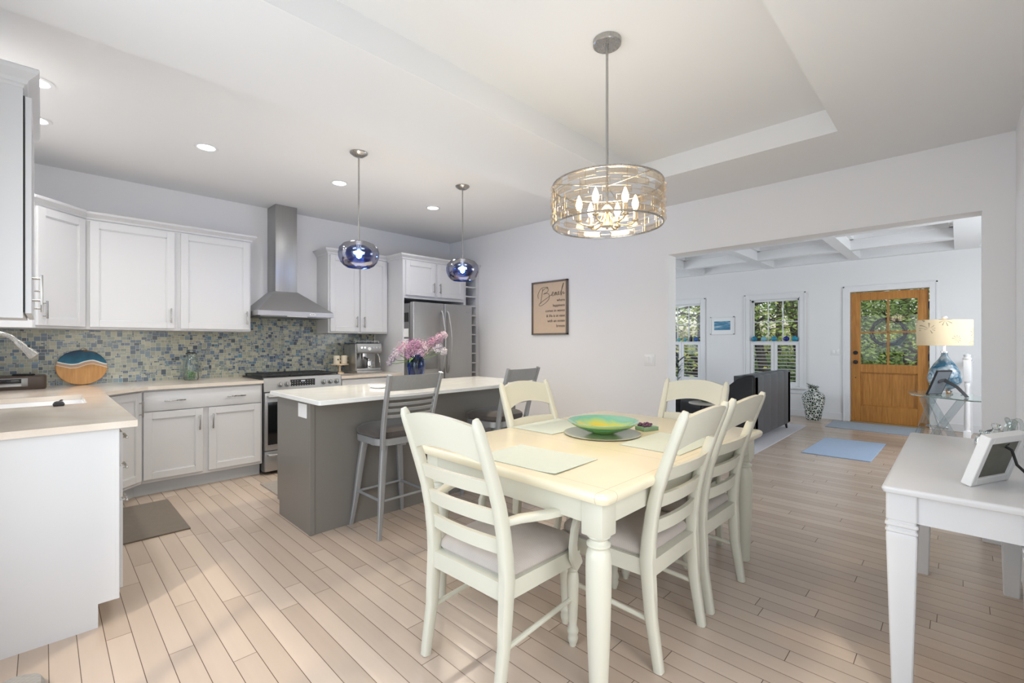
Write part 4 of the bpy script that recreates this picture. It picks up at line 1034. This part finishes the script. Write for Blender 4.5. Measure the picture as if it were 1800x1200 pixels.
# local: +x -> world -y, facing -y local -> world -x
mb = MB(); f = .018; dpt = .034
for a, b, c, e_ in ((-sw, -sw+f, -sh, sh), (sw-f, sw, -sh, sh), (-sw, sw, sh-f, sh), (-sw, sw, -sh, -sh+f)): mb.box(a, b, -dpt, 0, c, e_, bev=.002, seg=1)
mb.build('frame', wood('sign_frame', '5E554E', '7A7068', .5), sg, 30)
bk = MB().box(-sw+f, sw-f, -.018, -.003, -sh+f, sh-f).build('panel', P('kraft_panel', 'D8C0A6', .7, var=.04, scale=20), sg, 0)
ink = P('ink', '3A2E28', .8)
def text(body, size, x, z, par, mat, y=-.0195, align='RIGHT', name='lettering', ext=.0006):
    c = bpy.data.curves.new(name, 'FONT'); c.body = body; c.size = size; c.align_x = align; c.extrude = ext; c.resolution_u = 2
    o = bpy.data.objects.new('tmp', c); C.objects.link(o)
    dg = bpy.context.evaluated_depsgraph_get(); dg.update(); me = bpy.data.meshes.new_from_object(o.evaluated_get(dg))
    bpy.data.objects.remove(o); me.materials.clear(); me.materials.append(mat); me.name = name
    q = bpy.data.objects.new(name, me); C.objects.link(q); q.parent = par; q.location = (x, y, z); q.rotation_euler = (R(90), 0, 0); return q
for i, (b, z) in enumerate((('where', .078), ('happiness', .018), ('comes in waves', -.042), ('& life is at ease', -.102), ('with an ocean', -.162), ('breeze', -.222))):
    text(b, .046, .232, z-.008, bk, ink)
# handwritten word 'Beach'
def stroke(pts, w=.0032):
    P_ = []; 
    pts = [Vector((x, -.0205, z)) for x, z in pts]
    for i in range(len(pts)-1):
        p0, p1, p2, p3 = pts[max(i-1, 0)], pts[i], pts[i+1], pts[min(i+2, len(pts)-1)]
        for k in range(6):
            s = k/6; P_.append(.5*((2*p1)+(p2-p0)*s+(2*p0-5*p1+4*p2-p3)*s*s+(3*p1-p0-3*p2+p3)*s**3))
    P_.append(pts[-1]); return P_
mb = MB()
for pts in ([(-.17, .12), (-.175, .17), (-.13, .235), (-.07, .25), (-.02, .245), (-.04, .225)], [(-.10, .235), (-.115, .15), (-.13, .08), (-.135, .055)],
            [(-.11, .20), (-.05, .24), (-.015, .225), (-.03, .19), (-.09, .168), (-.03, .175), (.0, .15), (-.01, .10), (-.07, .055), (-.135, .03), (-.16, .045), (-.12, .075), (-.03, .12), (.03, .15)],
            [(.03, .145), (.06, .165), (.058, .185), (.042, .17), (.042, .145), (.06, .138), (.085, .16), (.10, .178), (.085, .17), (.082, .15), (.095, .145), (.108, .178), (.11, .15), (.125, .145), (.148, .178), (.135, .182), (.13, .16), (.14, .145), (.16, .155), (.19, .21), (.215, .27), (.205, .265), (.185, .20), (.175, .135), (.19, .16), (.21, .175), (.212, .15), (.232, .165)]):
    mb.tube(stroke(pts), .0024, 5)
mb.build('script_lettering', P('ink_green', '5B5A4A', .8), bk)
def switch(name, lab, loc, rz, w=.115, n=2):
    t = thing(name, lab, 'switch', loc, rz)
    MB().box(-w/2, w/2, -.006, 0, -.058, .058, bev=.003).build('cover_plate', M['plastic'], t)
    for i in range(n):
        x = (i-(n-1)/2)*.046; MB().box(x-.0165, x+.0165, -.0095, -.005, -.034, .034, bev=.002).build('rocker', M['plastic'], t)
switch('light_switch', 'white double light switch on the wall left of the opening', (XR-.0005, 2.20, 1.10), R(-90))
switch('light_switch', 'white double light switch on the living room wall beside the front door', (XL-.0005, 1.47, 1.12), R(-90))

# ------------------------------------------------------------------ white desk and things on it
dk = thing('desk', 'white side desk with grooved tapered legs at the right edge', 'desk', (2.795, -.020, 0))
hx2, hy2 = .685, .222
mb = MB(); mb.loft([rrect(hx2-i, hy2-i, .012, z, 3) for z, i in ((.735, .012), (.738, .004), (.75, .0), (.757, .002), (.76, .006))]); mb.build('desktop', M['desk'], dk, 40)
mb = MB(); mb.box(-hx2+.06, hx2-.06, hy2-.052, hy2-.034, .635, .735); mb.box(-hx2+.06, hx2-.06, -hy2+.034, -hy2+.052, .635, .735); mb.box(-hx2+.038, -hx2+.056, -hy2+.06, hy2-.06, .635, .735); mb.box(hx2-.056, hx2-.038, -hy2+.06, hy2-.06, .635, .735); mb.build('apron', M['desk'], dk, 0)
for sx in (-1, 1):
    for sy in (-1, 1):
        mb = MB(); cx_, cy_ = sx*(hx2-.068), sy*(hy2-.054); g_ = [(.735, .043), (.640, .043), (.636, .040), (.630, .040), (.626, .046), (.618, .046), (.614, .041), (.606, .041), (.602, .045), (.596, .045), (.592, .041), (.586, .043), (.575, .043), (.30, .036), (.0, .028)]
        mb.loft([rrect(h_, h_, .004, z, 1, cx_, cy_) for z, h_ in g_[::-1]]); mb.build('leg', M['desk'], dk, 20)
pf = thing('picture_frame', 'white picture frame seen from behind on the desk, black easel strut', 'picture frame', (2.301, -.028, .7605), math.atan2(-.4243, .9055))
th_ = R(-17)
RX = Matrix.Rotation(-R(17), 4, 'X')   # leans towards the room
pfm = Matrix.Rotation(R(17), 4, 'X')
def fb(mb, *a, **k): mb.M = pfm; return mb.box(*a, **k)
L_, H_ = .245, .192
mb = MB(pfm); 
for a in ((0, .028, 0, H_), (L_-.028, L_, 0, H_), (.028, L_-.028, 0, .028), (.028, L_-.028, H_-.028, H_)): mb.box(a[0], a[1], 0, .03, a[2], a[3], bev=.002, seg=1)
mb.build('frame', M['plastic'], pf, 30)
MB(pfm).box(.026, L_-.026, .008, .014, .026, H_-.026).build('backing_board', P('frame_back', '6B6A5C', .45, var=.2, scale=30), pf, 0)
MB().sweep([pfm @ Vector((.135, .006, .145)), pfm @ Vector((.137, -.012, .14)), Vector((.15, -.06, .08)), Vector((.165, -.125, .003))], [.012]*4, [.005]*4, up=(0, 1, 0)).build('easel_strut', M['blackm'], pf)
MB(pfm).tube([(.128, .004, .150), (.135, .0, .160), (.142, .004, .150)], .0012, 5).build('hook', M['blackm'], pf)
for i, (x, y, r, h_, lab) in enumerate(((3.30, -.085, .026, .075, 'small square clear glass bottle behind the white frame, left one'), (3.41, -.135, .032, .10, 'square clear glass bottle on the desk, right of the smaller one'))):
    b_ = thing('glass_bottle', lab, 'bottle', (x, y, .7605), R(25))
    mb = MB(); mb.loft([rrect(r_, r_, r_*.25, z, 3) for z, r_ in ((0, r), (.004, r*1.02), (h_*.55, r*(.8 if i == 0 else 1)), (h_*.66, r*.5), (h_*.68, r*.36), (h_*.76, r*.36))]); mb.build('bottle_body', M['glass'], b_, 40)
    MB().lathe([(0, h_*.77), (r*.45, h_*.78), (r*.55, h_*.86), (r*.5, h_*.96), (0, h_)], n=12, caps=False).build('stopper', M['glass'], b_)
kn = thing('glass_knot', 'clear twisted glass knot ornament at the back of the desk', 'ornament', (3.44, -.185, .815))
kn.location = (3.40, -.192, .7605)
mb = MB(); mb.tube([(.036*(2+math.cos(3*a))*math.cos(2*a)*.55, .036*(2+math.cos(3*a))*math.sin(2*a)*.3, .070+.055*math.sin(3*a)+.0) for a in [2*math.pi*i/90 for i in range(90)]], .0095, 8, closed=True); mb.build('knot', pane('knot_glass', 'F2F6F5', .12), kn)

# ------------------------------------------------------------------ mats and rugs
def rug(name, lab, cat, pts, mat, z=.008, loc=None):
    cx_ = sum(p[0] for p in pts)/4; cy_ = sum(p[1] for p in pts)/4
    b = MB(); q = [(p[0]-cx_, p[1]-cy_) for p in pts]; b.loft([[(x*s, y*s, zz) for x, y in q] for zz, s in ((0, .997), (z*.5, 1), (z, .995))])
    o = b.build(name, mat, None, 0); o.location = (cx_, cy_, .001); return tag(o, lab, cat)
rug('kitchen_mat', 'brown woven mat on the floor beside the sink cabinets', 'mat', [(.30, 3.76), (.705, 3.76), (.705, 4.58), (.30, 4.58)], M['kmat'], .009)
rug('kitchen_mat', 'grey brown mat in front of the range behind the island', 'mat', [(1.36, 4.00), (2.3, 4.00), (2.3, 4.49), (1.36, 4.49)], M['rmat'], .009)
tm = tag(MB().loft([rrect(.07, .07, .05, 0), rrect(.08, .08, .05, .02), rrect(.07, .07, .05, .045), rrect(.03, .06, .02, .055)]).build('floor_cushion', M['tmat'], None), 'small grey ribbed cushion on the floor at the lower left corner', 'cushion')
tm.location = (-.075, 2.40, .001)
rug('small_rug', 'pale blue rug on the open floor before the front door', 'rug', [(6.15, .675), (7.37, .655), (7.30, 1.28), (6.13, 1.31)], M['brug'])
rug('door_mat', 'grey blue mat along the front door threshold', 'mat', [(8.25, .40), (9.02, .40), (9.0, 1.46), (8.27, 1.46)], P('door_mat_grey', 'A8B4C0', .95, var=.1, scale=40))
rug('area_rug', 'large pale rug under the black leather sofa', 'rug', [(5.55, 1.66), (8.15, 1.66), (8.15, 4.4), (5.55, 4.4)], M['lrug'], .010)

# ------------------------------------------------------------------ living room: sofa, table, armchair, plant, urn
sf = thing('sofa', 'black leather sofa with its panelled back to the camera', 'sofa', (6.08, 1.79, .012))
Ls = 1.66
def rr2(x0, x1, y0, y1, r, z): return rrect((x1-x0)/2, (y1-y0)/2, r, z, 4, (x0+x1)/2, (y0+y1)/2)
mb = MB(); prof = [(0.0, .09), (.0, .835), (.01, .852), (.035, .862), (.12, .86), (.17, .84), (.2, .78), (.26, .44), (.26, .09)]
n_ = 5
for k in range(n_):
    a, b = .02+k*(Ls-.04)/n_, .02+(k+1)*(Ls-.04)/n_; g_ = .003
    mb.loft([[(x, y+e_, z-e_) for y, z in prof] for x, e_ in ((a+.0005, .003), (a+g_, .0006), (a+g_*3, 0), (b-g_*3, 0), (b-g_, .0006), (b-.0005, .003))])
mb.box(.02, Ls-.02, .015, .25, .10, .84); mb.build('backrest', M['leather'], sf, 40)
MB().loft([rr2(.1, Ls-.1, .02, .88, .04, z) for z in (.09, .1, .28, .30)]).build('base', M['leather'], sf)
for i in range(2):
    a = .13+i*(Ls-.26)/2; b = a+(Ls-.26)/2-.006; MB().loft([rr2(a+e_, b-e_, .24+e_, .90-e_, .05, z) for z, e_ in ((.30, .01), (.32, 0), (.42, 0), (.45, .02), (.455, .06))]).build('seat_cushion', M['leather'], sf)
arm_p = [(.0, .10), (.0, .83), (.03, .86), (.10, .85), (.22, .79), (.33, .70), (.44, .62), (.60, .57), (.82, .56), (.92, .53), (.94, .46), (.94, .10)]
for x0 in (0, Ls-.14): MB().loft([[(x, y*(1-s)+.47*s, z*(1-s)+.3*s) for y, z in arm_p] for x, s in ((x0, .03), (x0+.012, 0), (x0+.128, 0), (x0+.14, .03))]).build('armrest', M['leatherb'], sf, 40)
for x in (.06, Ls-.06):
    for y in (.05, .86): MB().cyl((x, y, .09), (x+(.012 if x > 1 else -.012), y-.012, .0), .02, .012, n=12).build('leg', M['blackm'], sf)
et = thing('end_table', 'small round pale top side table beside the sofa arm', 'side table', (5.93, 2.33, .012))
MB().lathe([(0, .475), (.19, .475), (.2, .482), (.2, .492), (.195, .497), (0, .497)], n=36, caps=False).build('tabletop', P('pale_table_top', 'B9B2A6', .25), et)
for k in range(3):
    a = R(120*k+30); MB().cyl((.06*math.cos(a), .06*math.sin(a), .475), (.16*math.cos(a), .16*math.sin(a), 0), .011, n=8).build('leg', M['blackm'], et)
gb = thing('glass_bowl', 'green tinted glass bowl on the small round side table', 'bowl', (5.95, 2.34, .51)); MB().lathe([(0, .001), (.04, .001), (.075, .03), (.095, .075), (.092, .077), (.07, .033), (.036, .006), (0, .006)], n=28, caps=False).build('bowl_body', P('green_glass', '8FA08A', .1, trans=.6), gb)
ac = thing('armchair', 'dark leather armchair behind the round side table, mostly hidden', 'armchair', (6.9, 3.35, .012), R(15))
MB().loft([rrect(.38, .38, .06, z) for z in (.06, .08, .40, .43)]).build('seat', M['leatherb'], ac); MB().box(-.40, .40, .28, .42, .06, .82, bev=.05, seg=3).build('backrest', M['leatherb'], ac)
for sx in (-1, 1): MB().box(sx*.40-.07, sx*.40+.07, -.36, .40, .06, .60, bev=.05, seg=3).build('armrest', M['leatherb'], ac)
for sx in (-1, 1):
    for sy in (-1, 1): MB().cyl((sx*.3, sy*.3, .0), (sx*.3, sy*.3, .07), .02, n=8).build('leg', M['blackm'], ac)
ur = thing('floor_vase', 'large patterned black and white vase standing by the front door', 'vase', (8.87, 1.72, 0))
def urn_mat():
    t = NT('speckled_ceramic'); t.set(rough=.15); v = t.n('TexVoronoi', feature='DISTANCE_TO_EDGE'); v.inputs['Scale'].default_value = 28; t.l(t.obj(), v.inputs['Vector'])
    n = t.noise(22, 5); f_ = t.math('GREATER_THAN', t.math('ADD', v.outputs[0], t.math('MULTIPLY', n.outputs[0], .35)), .27)
    t.l(t.mix(f_, 'DDE0DA', '39463C'), t.b.inputs['Base Color']); return t.m
MB().lathe([(0, 0), (.095, 0), (.105, .02), (.13, .15), (.155, .28), (.165, .36), (.155, .42), (.12, .455), (.075, .475), (.065, .50), (.07, .535), (.085, .55), (.078, .552), (.06, .53), (.055, .50), (0, .48)], n=32, caps=False).build('vase_body', urn_mat(), ur)
mb = MB(); rr = random.Random(8)
for k in range(14):
    a = rr.uniform(0, 6.28); mb.tube([(0, 0, .48), (.03*math.cos(a), .03*math.sin(a), .55), (.10*math.cos(a), .10*math.sin(a), .57+rr.uniform(-.01, .03))], [.006, .005, .002], 5)
mb.build('dry_sprigs', P('dry_sprigs', '6F7A66', .9), ur)
pn = thing('potted_plant', 'silvery leafy plant in front of the left living room window', 'plant', (8.55, 3.88, 0))
MB().lathe([(0, 0), (.10, 0), (.14, .30), (.145, .34), (.12, .34), (.11, .30), (0, .28)], n=24, caps=False).build('pot', P('plant_pot', '8A8E90', .4), pn)
MB().tube([(0, 0, .28), (.01, .01, .6), (0, 0, .95)], [.01, .008, .004], 6).build('stem', stem_m, pn)
lm = [P('plant_leaf_light', 'D6D9DC', .5), P('plant_leaf_dark', '3E4349', .5)]
for k in range(30):
    a = rr.uniform(0, 6.28); z_ = rr.uniform(.55, 1.0); L = rr.uniform(.14, .26); dx, dy = math.cos(a), math.sin(a); up = rr.uniform(.3, 1.1); w_ = .022
    MB().slab(lambda u, v: (dx*L*u-dy*(v-.5)*2*w_*math.sin(math.pi*min(.97, u+.05)), dy*L*u+dx*(v-.5)*2*w_*math.sin(math.pi*min(.97, u+.05)), z_+L*up*u-.25*L*u*u), 6, 2, (0, 0, .0015)).build('leaf', lm[k % 2], pn)
# cafe shutters in both living room windows
def shutters(y0, y1, lab, n=2):
    t = thing('window_shutters', lab, 'shutters', (XL+.012, (y0+y1)/2, .515)); H = .765; Wd_ = (y1-y0)-.02; w_ = Wd_/n
    for i in range(n):
        a = -Wd_/2+i*w_+.002; b = a+w_-.004; s_ = .05; mb = MB()
        mb.box(-.012, .012, a, a+s_, 0, H, bev=.002, seg=1); mb.box(-.012, .012, b-s_, b, 0, H, bev=.002, seg=1); mb.box(-.012, .012, a+s_, b-s_, 0, .07); mb.box(-.012, .012, a+s_, b-s_, H-.05, H)
        p = mb.build('shutter_panel', M['trim'], t, 0); k = 0; z_ = .10
        while z_ < H-.07:
            q = MB().box(-.028, .028, a+s_, b-s_, -.004, .004, bev=.002, seg=1).build('louver', M['trim'], p, 30); q.location = (0, 0, z_); q.rotation_euler = (0, R(8), 0); z_ += .062
    MB().box(-.03, .02, -Wd_/2-.01, Wd_/2+.01, H, H+.014, bev=.002).build('top_ledge', M['trim'], t, 0)
    return t
shutters(1.975, 2.775, 'white cafe shutters in the living room window behind the sofa'); shutters(3.68, 4.48, 'white cafe shutters in the left living room window')
def gball(i, y, col, lab, r=.045, tall=False):
    t = thing('glass_bottle' if tall else 'glass_float', lab, 'bottle' if tall else 'glass ball', (XL, y, 1.2955), 0, None if tall else 'blue glass balls on the shutter ledges')
    if tall: MB().lathe([(0, 0), (.028, 0), (.03, .01), (.03, .08), (.012, .10), (.012, .13), (0, .13)], n=16, caps=False).build('bottle_body', P('dark_bottle', col, .1), t)
    else:
        MB().lathe([(0, .0)]+[(r*math.sin(R(a))*1.08, r-r*math.cos(R(a))) for a in range(25, 166, 14)]+[(.012, 2*r-.002), (.012, 2*r+.006), (0, 2*r+.006)], n=20, caps=False).build('ball', P('glass_%d' % i, col, .08, trans=.15), t)
for i, (px_y, col, lab) in enumerate(((2.70, '1E86A8', 'teal glass ball on the ledge behind the sofa, first from the left'), (2.54, '8CC8DC', 'pale blue glass ball on the ledge behind the sofa, second from the left'), (2.375, '3A9CC0', 'blue glass ball on the ledge behind the sofa, middle one'),
        (2.18, '1B2C86', 'dark navy glass ball on the ledge behind the sofa, second from the right'), (2.05, '249CBA', 'turquoise glass ball on the ledge behind the sofa, first from the right'))): gball(i, px_y, col, lab)
gball(6, 3.775, '3568B8', 'cobalt glass ball on the left window ledge, nearest its right side'); gball(7, 3.88, '1C2430', 'dark slim bottle on the left window ledge', tall=True)
gball(8, 4.00, '5FB0B8', 'small teal glass ball on the left window ledge, beside the dark bottle', .035); gball(9, 4.13, '6FC0C4', 'small teal glass ball on the left window ledge, at its far left', .035)
pc = thing('framed_picture', 'white framed blue seascape picture between the living room windows', 'picture', (XL-.001, 3.268, 1.60), R(-90))
mb = MB(); a, b = .222, .172
for q in ((-a, -a+.02, -b, b), (a-.02, a, -b, b), (-a, a, b-.02, b), (-a, a, -b, -b+.02)): mb.box(q[0], q[1], -.022, 0, q[2], q[3], bev=.002, seg=1)
mb.build('frame', M['trim'], pc, 0); MB().box(-a+.018, a-.018, -.010, -.002, -b+.018, b-.018).build('mount', M['plastic'], pc, 0)
t = NT('sea_print'); t.set(rough=.5); x, y, z = t.xyz(t.obj()); n = t.noise(9, 5, t.vec(t.math('MULTIPLY', x, .5), 0, t.math('MULTIPLY', z, 5))); r = t.n('ValToRGB'); e = r.color_ramp.elements
e[0].position = .3; e[0].color = lin('1D4C74'); e[1].position = .75; e[1].color = lin('D5E2E8'); k = e.new(.52); k.color = lin('4E8FB2'); t.l(n.outputs[0], r.inputs[0]); t.l(r.outputs[0], t.b.inputs['Base Color'])
MB().box(-.15, .15, -.0115, -.009, -.085, .085).build('print', t.m, pc, 0)

# ------------------------------------------------------------------ lamp table, lamp, frame, stair rail
LX, LY, LZ = 7.28, .10, .66
gt = thing('glass_side_table', 'glass topped side table on crossed clear acrylic legs', 'side table', (LX, LY, 0))
ft = Vector((.7154, .6987, 0)); rt = Vector((.6987, -.7154, 0))
pts = []
for (x_, y_) in ((7.13, .33), (7.20, .385), (7.3, .42), (7.42, .44), (7.58, .46), (7.74, .42), (7.84, .34), (7.87, .2), (7.84, .05), (7.72, -.08), (7.56, -.18), (7.33, -.25), (7.14, -.27), (6.98, -.24), (6.88, -.17), (6.847, -.1)): pts.append((x_-LX, y_-LY))
mb = MB(); mb.loft([[(x, y, z) for x, y in pts] for z in (LZ-.012, LZ)])
tt = NT('table_glass'); tt.set(rough=.03, trans=.85, ior=1.3); tt.b.inputs['Base Color'].default_value = lin('D5E4DE'); mb.build('glass_top', tt.m, gt, 0)
acr = pane('acrylic', 'EEF3F5', .16)
for i, (x0, x1, y0, y1) in enumerate(((-.26, .12, .02, .16), (.26, -.16, .06, .14), (-.05, .22, .2, .05), (.05, -.22, .22, .2))):
    a = rt*x0+ft*y0; b = rt*x1+ft*y1
    MB().sweep([(b.x, b.y, 0), (a.x, a.y, LZ-.013)], [.085, .085], [.022, .022], up=tuple(ft)).build('leg', acr, gt, 0)
mb = MB(); a = rt*.0+ft*.12; mb.sweep([(a.x-.1, a.y+.08, .30), (a.x+.1, a.y-.08, .26)], .03, .03); mb.build('metal_joint', M['chrome'], gt)
tl = thing('table_lamp', 'table lamp with blue swirled glass base and cream floral drum shade', 'lamp', (7.63, .129, LZ+.001)); tl.scale = (1.12, 1.12, 1.08)
MB().lathe([(0, .0), (.065, .0), (.07, .01), (.06, .03), (.05, .035), (.05, .045), (0, .045)], n=28, caps=False).build('crystal_foot', M['glass'], tl)
def lampg():
    t = NT('blue_swirl_glass'); t.set(rough=.08, trans=.55); n = t.noise(7, 4); n.inputs['Distortion'].default_value = 2; r = t.n('ValToRGB'); e = r.color_ramp.elements
    e[0].position = .38; e[0].color = lin('1F6F94'); e[1].position = .62; e[1].color = lin('E4ECEE'); t.l(n.outputs[0], r.inputs[0]); t.l(r.outputs[0], t.b.inputs['Base Color']); return t.m
MB().lathe([(0, .045), (.05, .045), (.10, .07), (.138, .13), (.142, .18), (.125, .25), (.085, .33), (.05, .38), (.03, .42), (.026, .455), (0, .455)], n=32, caps=False).build('glass_base', lampg(), tl)
MB().lathe([(0, .455), (.03, .456), (.03, .468), (.014, .472), (.012, .60), (0, .60)], n=16, caps=False).build('neck', M['chrome'], tl)
MB().lathe([(0, .83), (.012, .832), (.026, .845), (.022, .86), (0, .866)], n=14, caps=False).build('finial', M['plastic'], tl)
def shade_mat():
    t = NT('floral_shade'); t.set(rough=.9); v = t.n('TexVoronoi', feature='F1'); v.inputs['Scale'].default_value = 6; t.l(t.obj(), v.inputs['Vector'])
    x, y, z = t.xyz(v.outputs['Position']); w = t.n('VectorMath', operation='SUBTRACT'); t.l(t.obj(), w.inputs[0]); t.l(v.outputs['Position'], w.inputs[1]); xx, yy, zz = t.xyz(w.outputs[0])
    ang = t.math('ARCTAN2', zz, xx); s_ = t.math('GREATER_THAN', t.math('SINE', t.math('MULTIPLY', ang, 9)), .72); d_ = t.math('LESS_THAN', v.outputs['Distance'], .42)
    n = t.noise(9, 2); g_ = t.math('MULTIPLY', t.math('MULTIPLY', s_, d_), t.math('GREATER_THAN', n.outputs[0], .45))
    t.l(t.mix(t.math('MULTIPLY', g_, .6), 'E2CFAE', '77664C'), t.b.inputs['Base Color']); t.l(t.mix(t.math('MULTIPLY', g_, .6), 'F3C98C', '5B4C38'), t.b.inputs['Emission Color']); t.b.inputs['Emission Strength'].default_value = .06; return t.m
sy_ = .62
pr = [(.265, .535), (.268, .54), (.268, .815), (.265, .82)]
mb = MB(); mb.lathe(pr+[(r_-.004, z_) for r_, z_ in pr[::-1]], n=48, caps=False, sy=sy_); o = mb.build('lamp_shade', shade_mat(), tl); o.rotation_euler = (0, 0, TH-R(90)); 
MB().tube([(-.26, 0, .815), (0, 0, .83), (.26, 0, .815)], .003, 5).build('shade_spider', M['nickel'], tl).rotation_euler = (0, 0, TH-R(90))
lamp('table_lamp_light', 'POINT', (7.63, .129, LZ+.73), (0, 0, 0), 1.2, (1, .75, .45), shadow_soft_size=.05)
pf2 = thing('picture_frame', 'black backed photo frame with easel leg in front of the blue lamp', 'picture frame', (7.22, .275, LZ+.002), R(-39))
m2 = Matrix.Rotation(R(23), 4, 'X')
MB(m2).box(0, .20, 0, .014, 0, .315, bev=.002, seg=1).build('frame', M['blackm'], pf2, 30); MB(m2).box(.014, .186, -.003, .002, .014, .30).build('backing_board', P('grey_backing', '6D7076', .4), pf2, 0)
MB().sweep([m2 @ Vector((.07, -.006, .18)), m2 @ Vector((.13, -.014, .20)), Vector((.16, -.20, .11)), Vector((.17, -.30, .003))], [.045]*4, [.005]*4, up=(0, 1, 0)).build('easel_leg', M['blackm'], pf2, 30)
sr = thing('stair_railing', 'white stair railing with newel post at the far right of the living room', 'stair railing', (8.15, -.07, 0))
MB().box(-.035, .035, -.035, .035, 0, .16, bev=.004).lathe([(.03, .16), (.022, .18), (.03, .22), (.026, .5), (.02, .70), (.03, .74), (.022, .76), (.03, .78)], n=16).box(-.035, .035, -.035, .035, .78, 1.06, bev=.004).lathe([(.04, 1.06), (.045, 1.075), (.03, 1.09), (.035, 1.12), (.0, 1.14)], n=16).build('newel_post', M['trim'], sr, 40)
MB().sweep([(0, 0, 1.0), (.9, -.05, 1.0), (1.3, -.08, 1.3)], .055, .045).build('handrail', M['trim'], sr)
for k in range(6):
    MB().lathe([(.016, .02), (.014, .12), (.018, .16), (.012, .30), (.011, .7), (.016, .72), (.012, .74), (.012, .98)], (.14+k*.13, -.01*k, 0), 10).build('baluster', M['trim'], sr)

# ------------------------------------------------------------------ outside: ground, trees, shrubs
gm = paint('lawn', '8A8F55', .95, var=.3, scale=3).m
struct('ground', MB().box(9.35, 60, -25, 40, -.6, -.5), gm, 'grass outside the front windows')
leafs = [P('leaf_yellow_green', 'C8CF68', .6, var=.2, scale=3), P('leaf_green', '8FA850', .6, var=.2, scale=3), P('leaf_dark', '5C7A48', .7, var=.2, scale=3), P('leaf_tan', 'D2C492', .7, var=.2, scale=3)]
bark = P('tree_bark', '5C5148', .9, var=.25, scale=9)
def tree(x, y, h, seed, leafm, label, n=1500, low=.3, spread=2.0, name='tree', tr=.13, ls=.075):
    rr = random.Random(seed); t = thing(name, label, name.replace('_', ' '), (x, y, -.51), 0, 'trees and shrubs outside the front windows')
    mb = MB(); lean = rr.uniform(-.25, .25), rr.uniform(-.35, .35); tips = []
    P0 = [Vector((lean[0]*k, lean[1]*k+.08*math.sin(k*1.7+seed), h*k/5)) for k in range(6)]
    mb.tube(P0, [tr*(1-.14*k) for k in range(6)], 9)
    for b in range(14):
        k = rr.uniform(low*5, 4.9); i = int(k); s_ = P0[i].lerp(P0[i+1], k-i); a = rr.uniform(0, 6.28); L = spread*rr.uniform(.5, 1); e_ = s_+Vector((L*math.cos(a), L*math.sin(a), rr.uniform(-.1, .5)*L)); m_ = s_.lerp(e_, .5)+Vector((rr.uniform(-.15, .15), rr.uniform(-.15, .15), .12))
        mb.tube([s_, m_, e_], [tr*.35, tr*.22, .012], 6); tips += [m_, e_, s_.lerp(e_, .75)]
        for q in range(3):
            f_ = m_.lerp(e_, rr.random()); g_ = f_+Vector((rr.uniform(-.5, .5), rr.uniform(-.5, .5), rr.uniform(-.1, .5))); mb.tube([f_, g_], [.014, .006], 4); tips.append(g_)
    mb.build('trunk', bark, t)
    mb = MB()
    for k in range(n):
        c_ = rr.choice(tips); p = c_+Vector((rr.gauss(0, .3), rr.gauss(0, .3), rr.gauss(0, .22)))
        d = Vector((rr.gauss(0, 1), rr.gauss(0, 1), rr.gauss(0, .6))).normalized()*ls*rr.uniform(.6, 1.3); s_ = d.orthogonal().normalized()*ls*.45
        mb.bm.faces.new([mb._v(v) for v in (p-d, p+s_, p+d, p-s_)])
    mb.build('foliage', leafm, t, 0); return t
tree(13.2, 3.35, 5.5, 1, leafs[1], 'leaning green tree seen through the middle of the window behind the sofa', 1300, .35, 1.7)
tree(14.0, 2.75, 6.5, 2, leafs[2], 'dark trunked tree at the right side of the window behind the sofa', 900, .4, 1.6, tr=.17)
tree(13.8, 4.3, 5.0, 3, leafs[0], 'yellow green tree at the left side of the window behind the sofa', 1500, .2, 1.8)
tree(13.0, 5.6, 5.0, 4, leafs[0], 'bright yellow green tree outside the left living room window', 1700, .15, 1.6)
tree(15.5, 6.9, 6.5, 5, leafs[2], 'dark tree further back outside the left living room window', 900, .3, 1.8, tr=.16)
tree(12.6, 1.75, 4.6, 6, leafs[1], 'green tree outside the left half of the front door glass', 3600, .1, 1.4, ls=.05)
tree(12.8, .95, 4.8, 7, leafs[1], 'green tree outside the right half of the front door glass', 3600, .1, 1.4, ls=.05)
tree(17.5, 2.2, 6.5, 8, leafs[2], 'dark evergreen further back behind the front door trees', 4500, .1, 2.4)
tree(15.6, .75, 6.0, 12, leafs[1], 'bushy green tree behind the pair of trees outside the front door', 4500, .1, 1.6)
tree(20, 5.2, 7.5, 9, leafs[3], 'tan spring tree far behind the window with the sofa', 2200, .2, 2.6, ls=.1)
tree(21, 8.6, 7.5, 10, leafs[3], 'tan spring tree far behind the left window', 2000, .2, 2.6, ls=.1)
def hedge(name, lab, x0, x1, y0, y1, h, n, m_, seed):
    rr = random.Random(seed); mb = MB()
    for k in range(n):
        x = rr.uniform(x0, x1); y = rr.uniform(y0, y1); hh = h*(.65+.35*noise.noise(Vector((x*.9, y*.9, seed)))); z = -.5+hh*(1-rr.random()**1.6)
        d = Vector((rr.gauss(0, 1), rr.gauss(0, 1), rr.gauss(0, .7))).normalized()*.085; s_ = d.orthogonal().normalized()*.045; p = Vector((x, y, z))
        mb.bm.faces.new([mb._v(v) for v in (p-d, p+s_, p+d, p-s_)])
    o = mb.build(name, m_, None, 0); return tag(o, lab, 'undergrowth', None, 'stuff')
hedge('undergrowth', 'tangled green and tan undergrowth beyond the front yard', 15, 17.5, .0, 9, 1.9, 9000, leafs[1], 1)
hedge('undergrowth', 'pale yellow green woodland edge far behind the yard', 21, 25, -.5, 14, 3.0, 11000, leafs[0], 2)
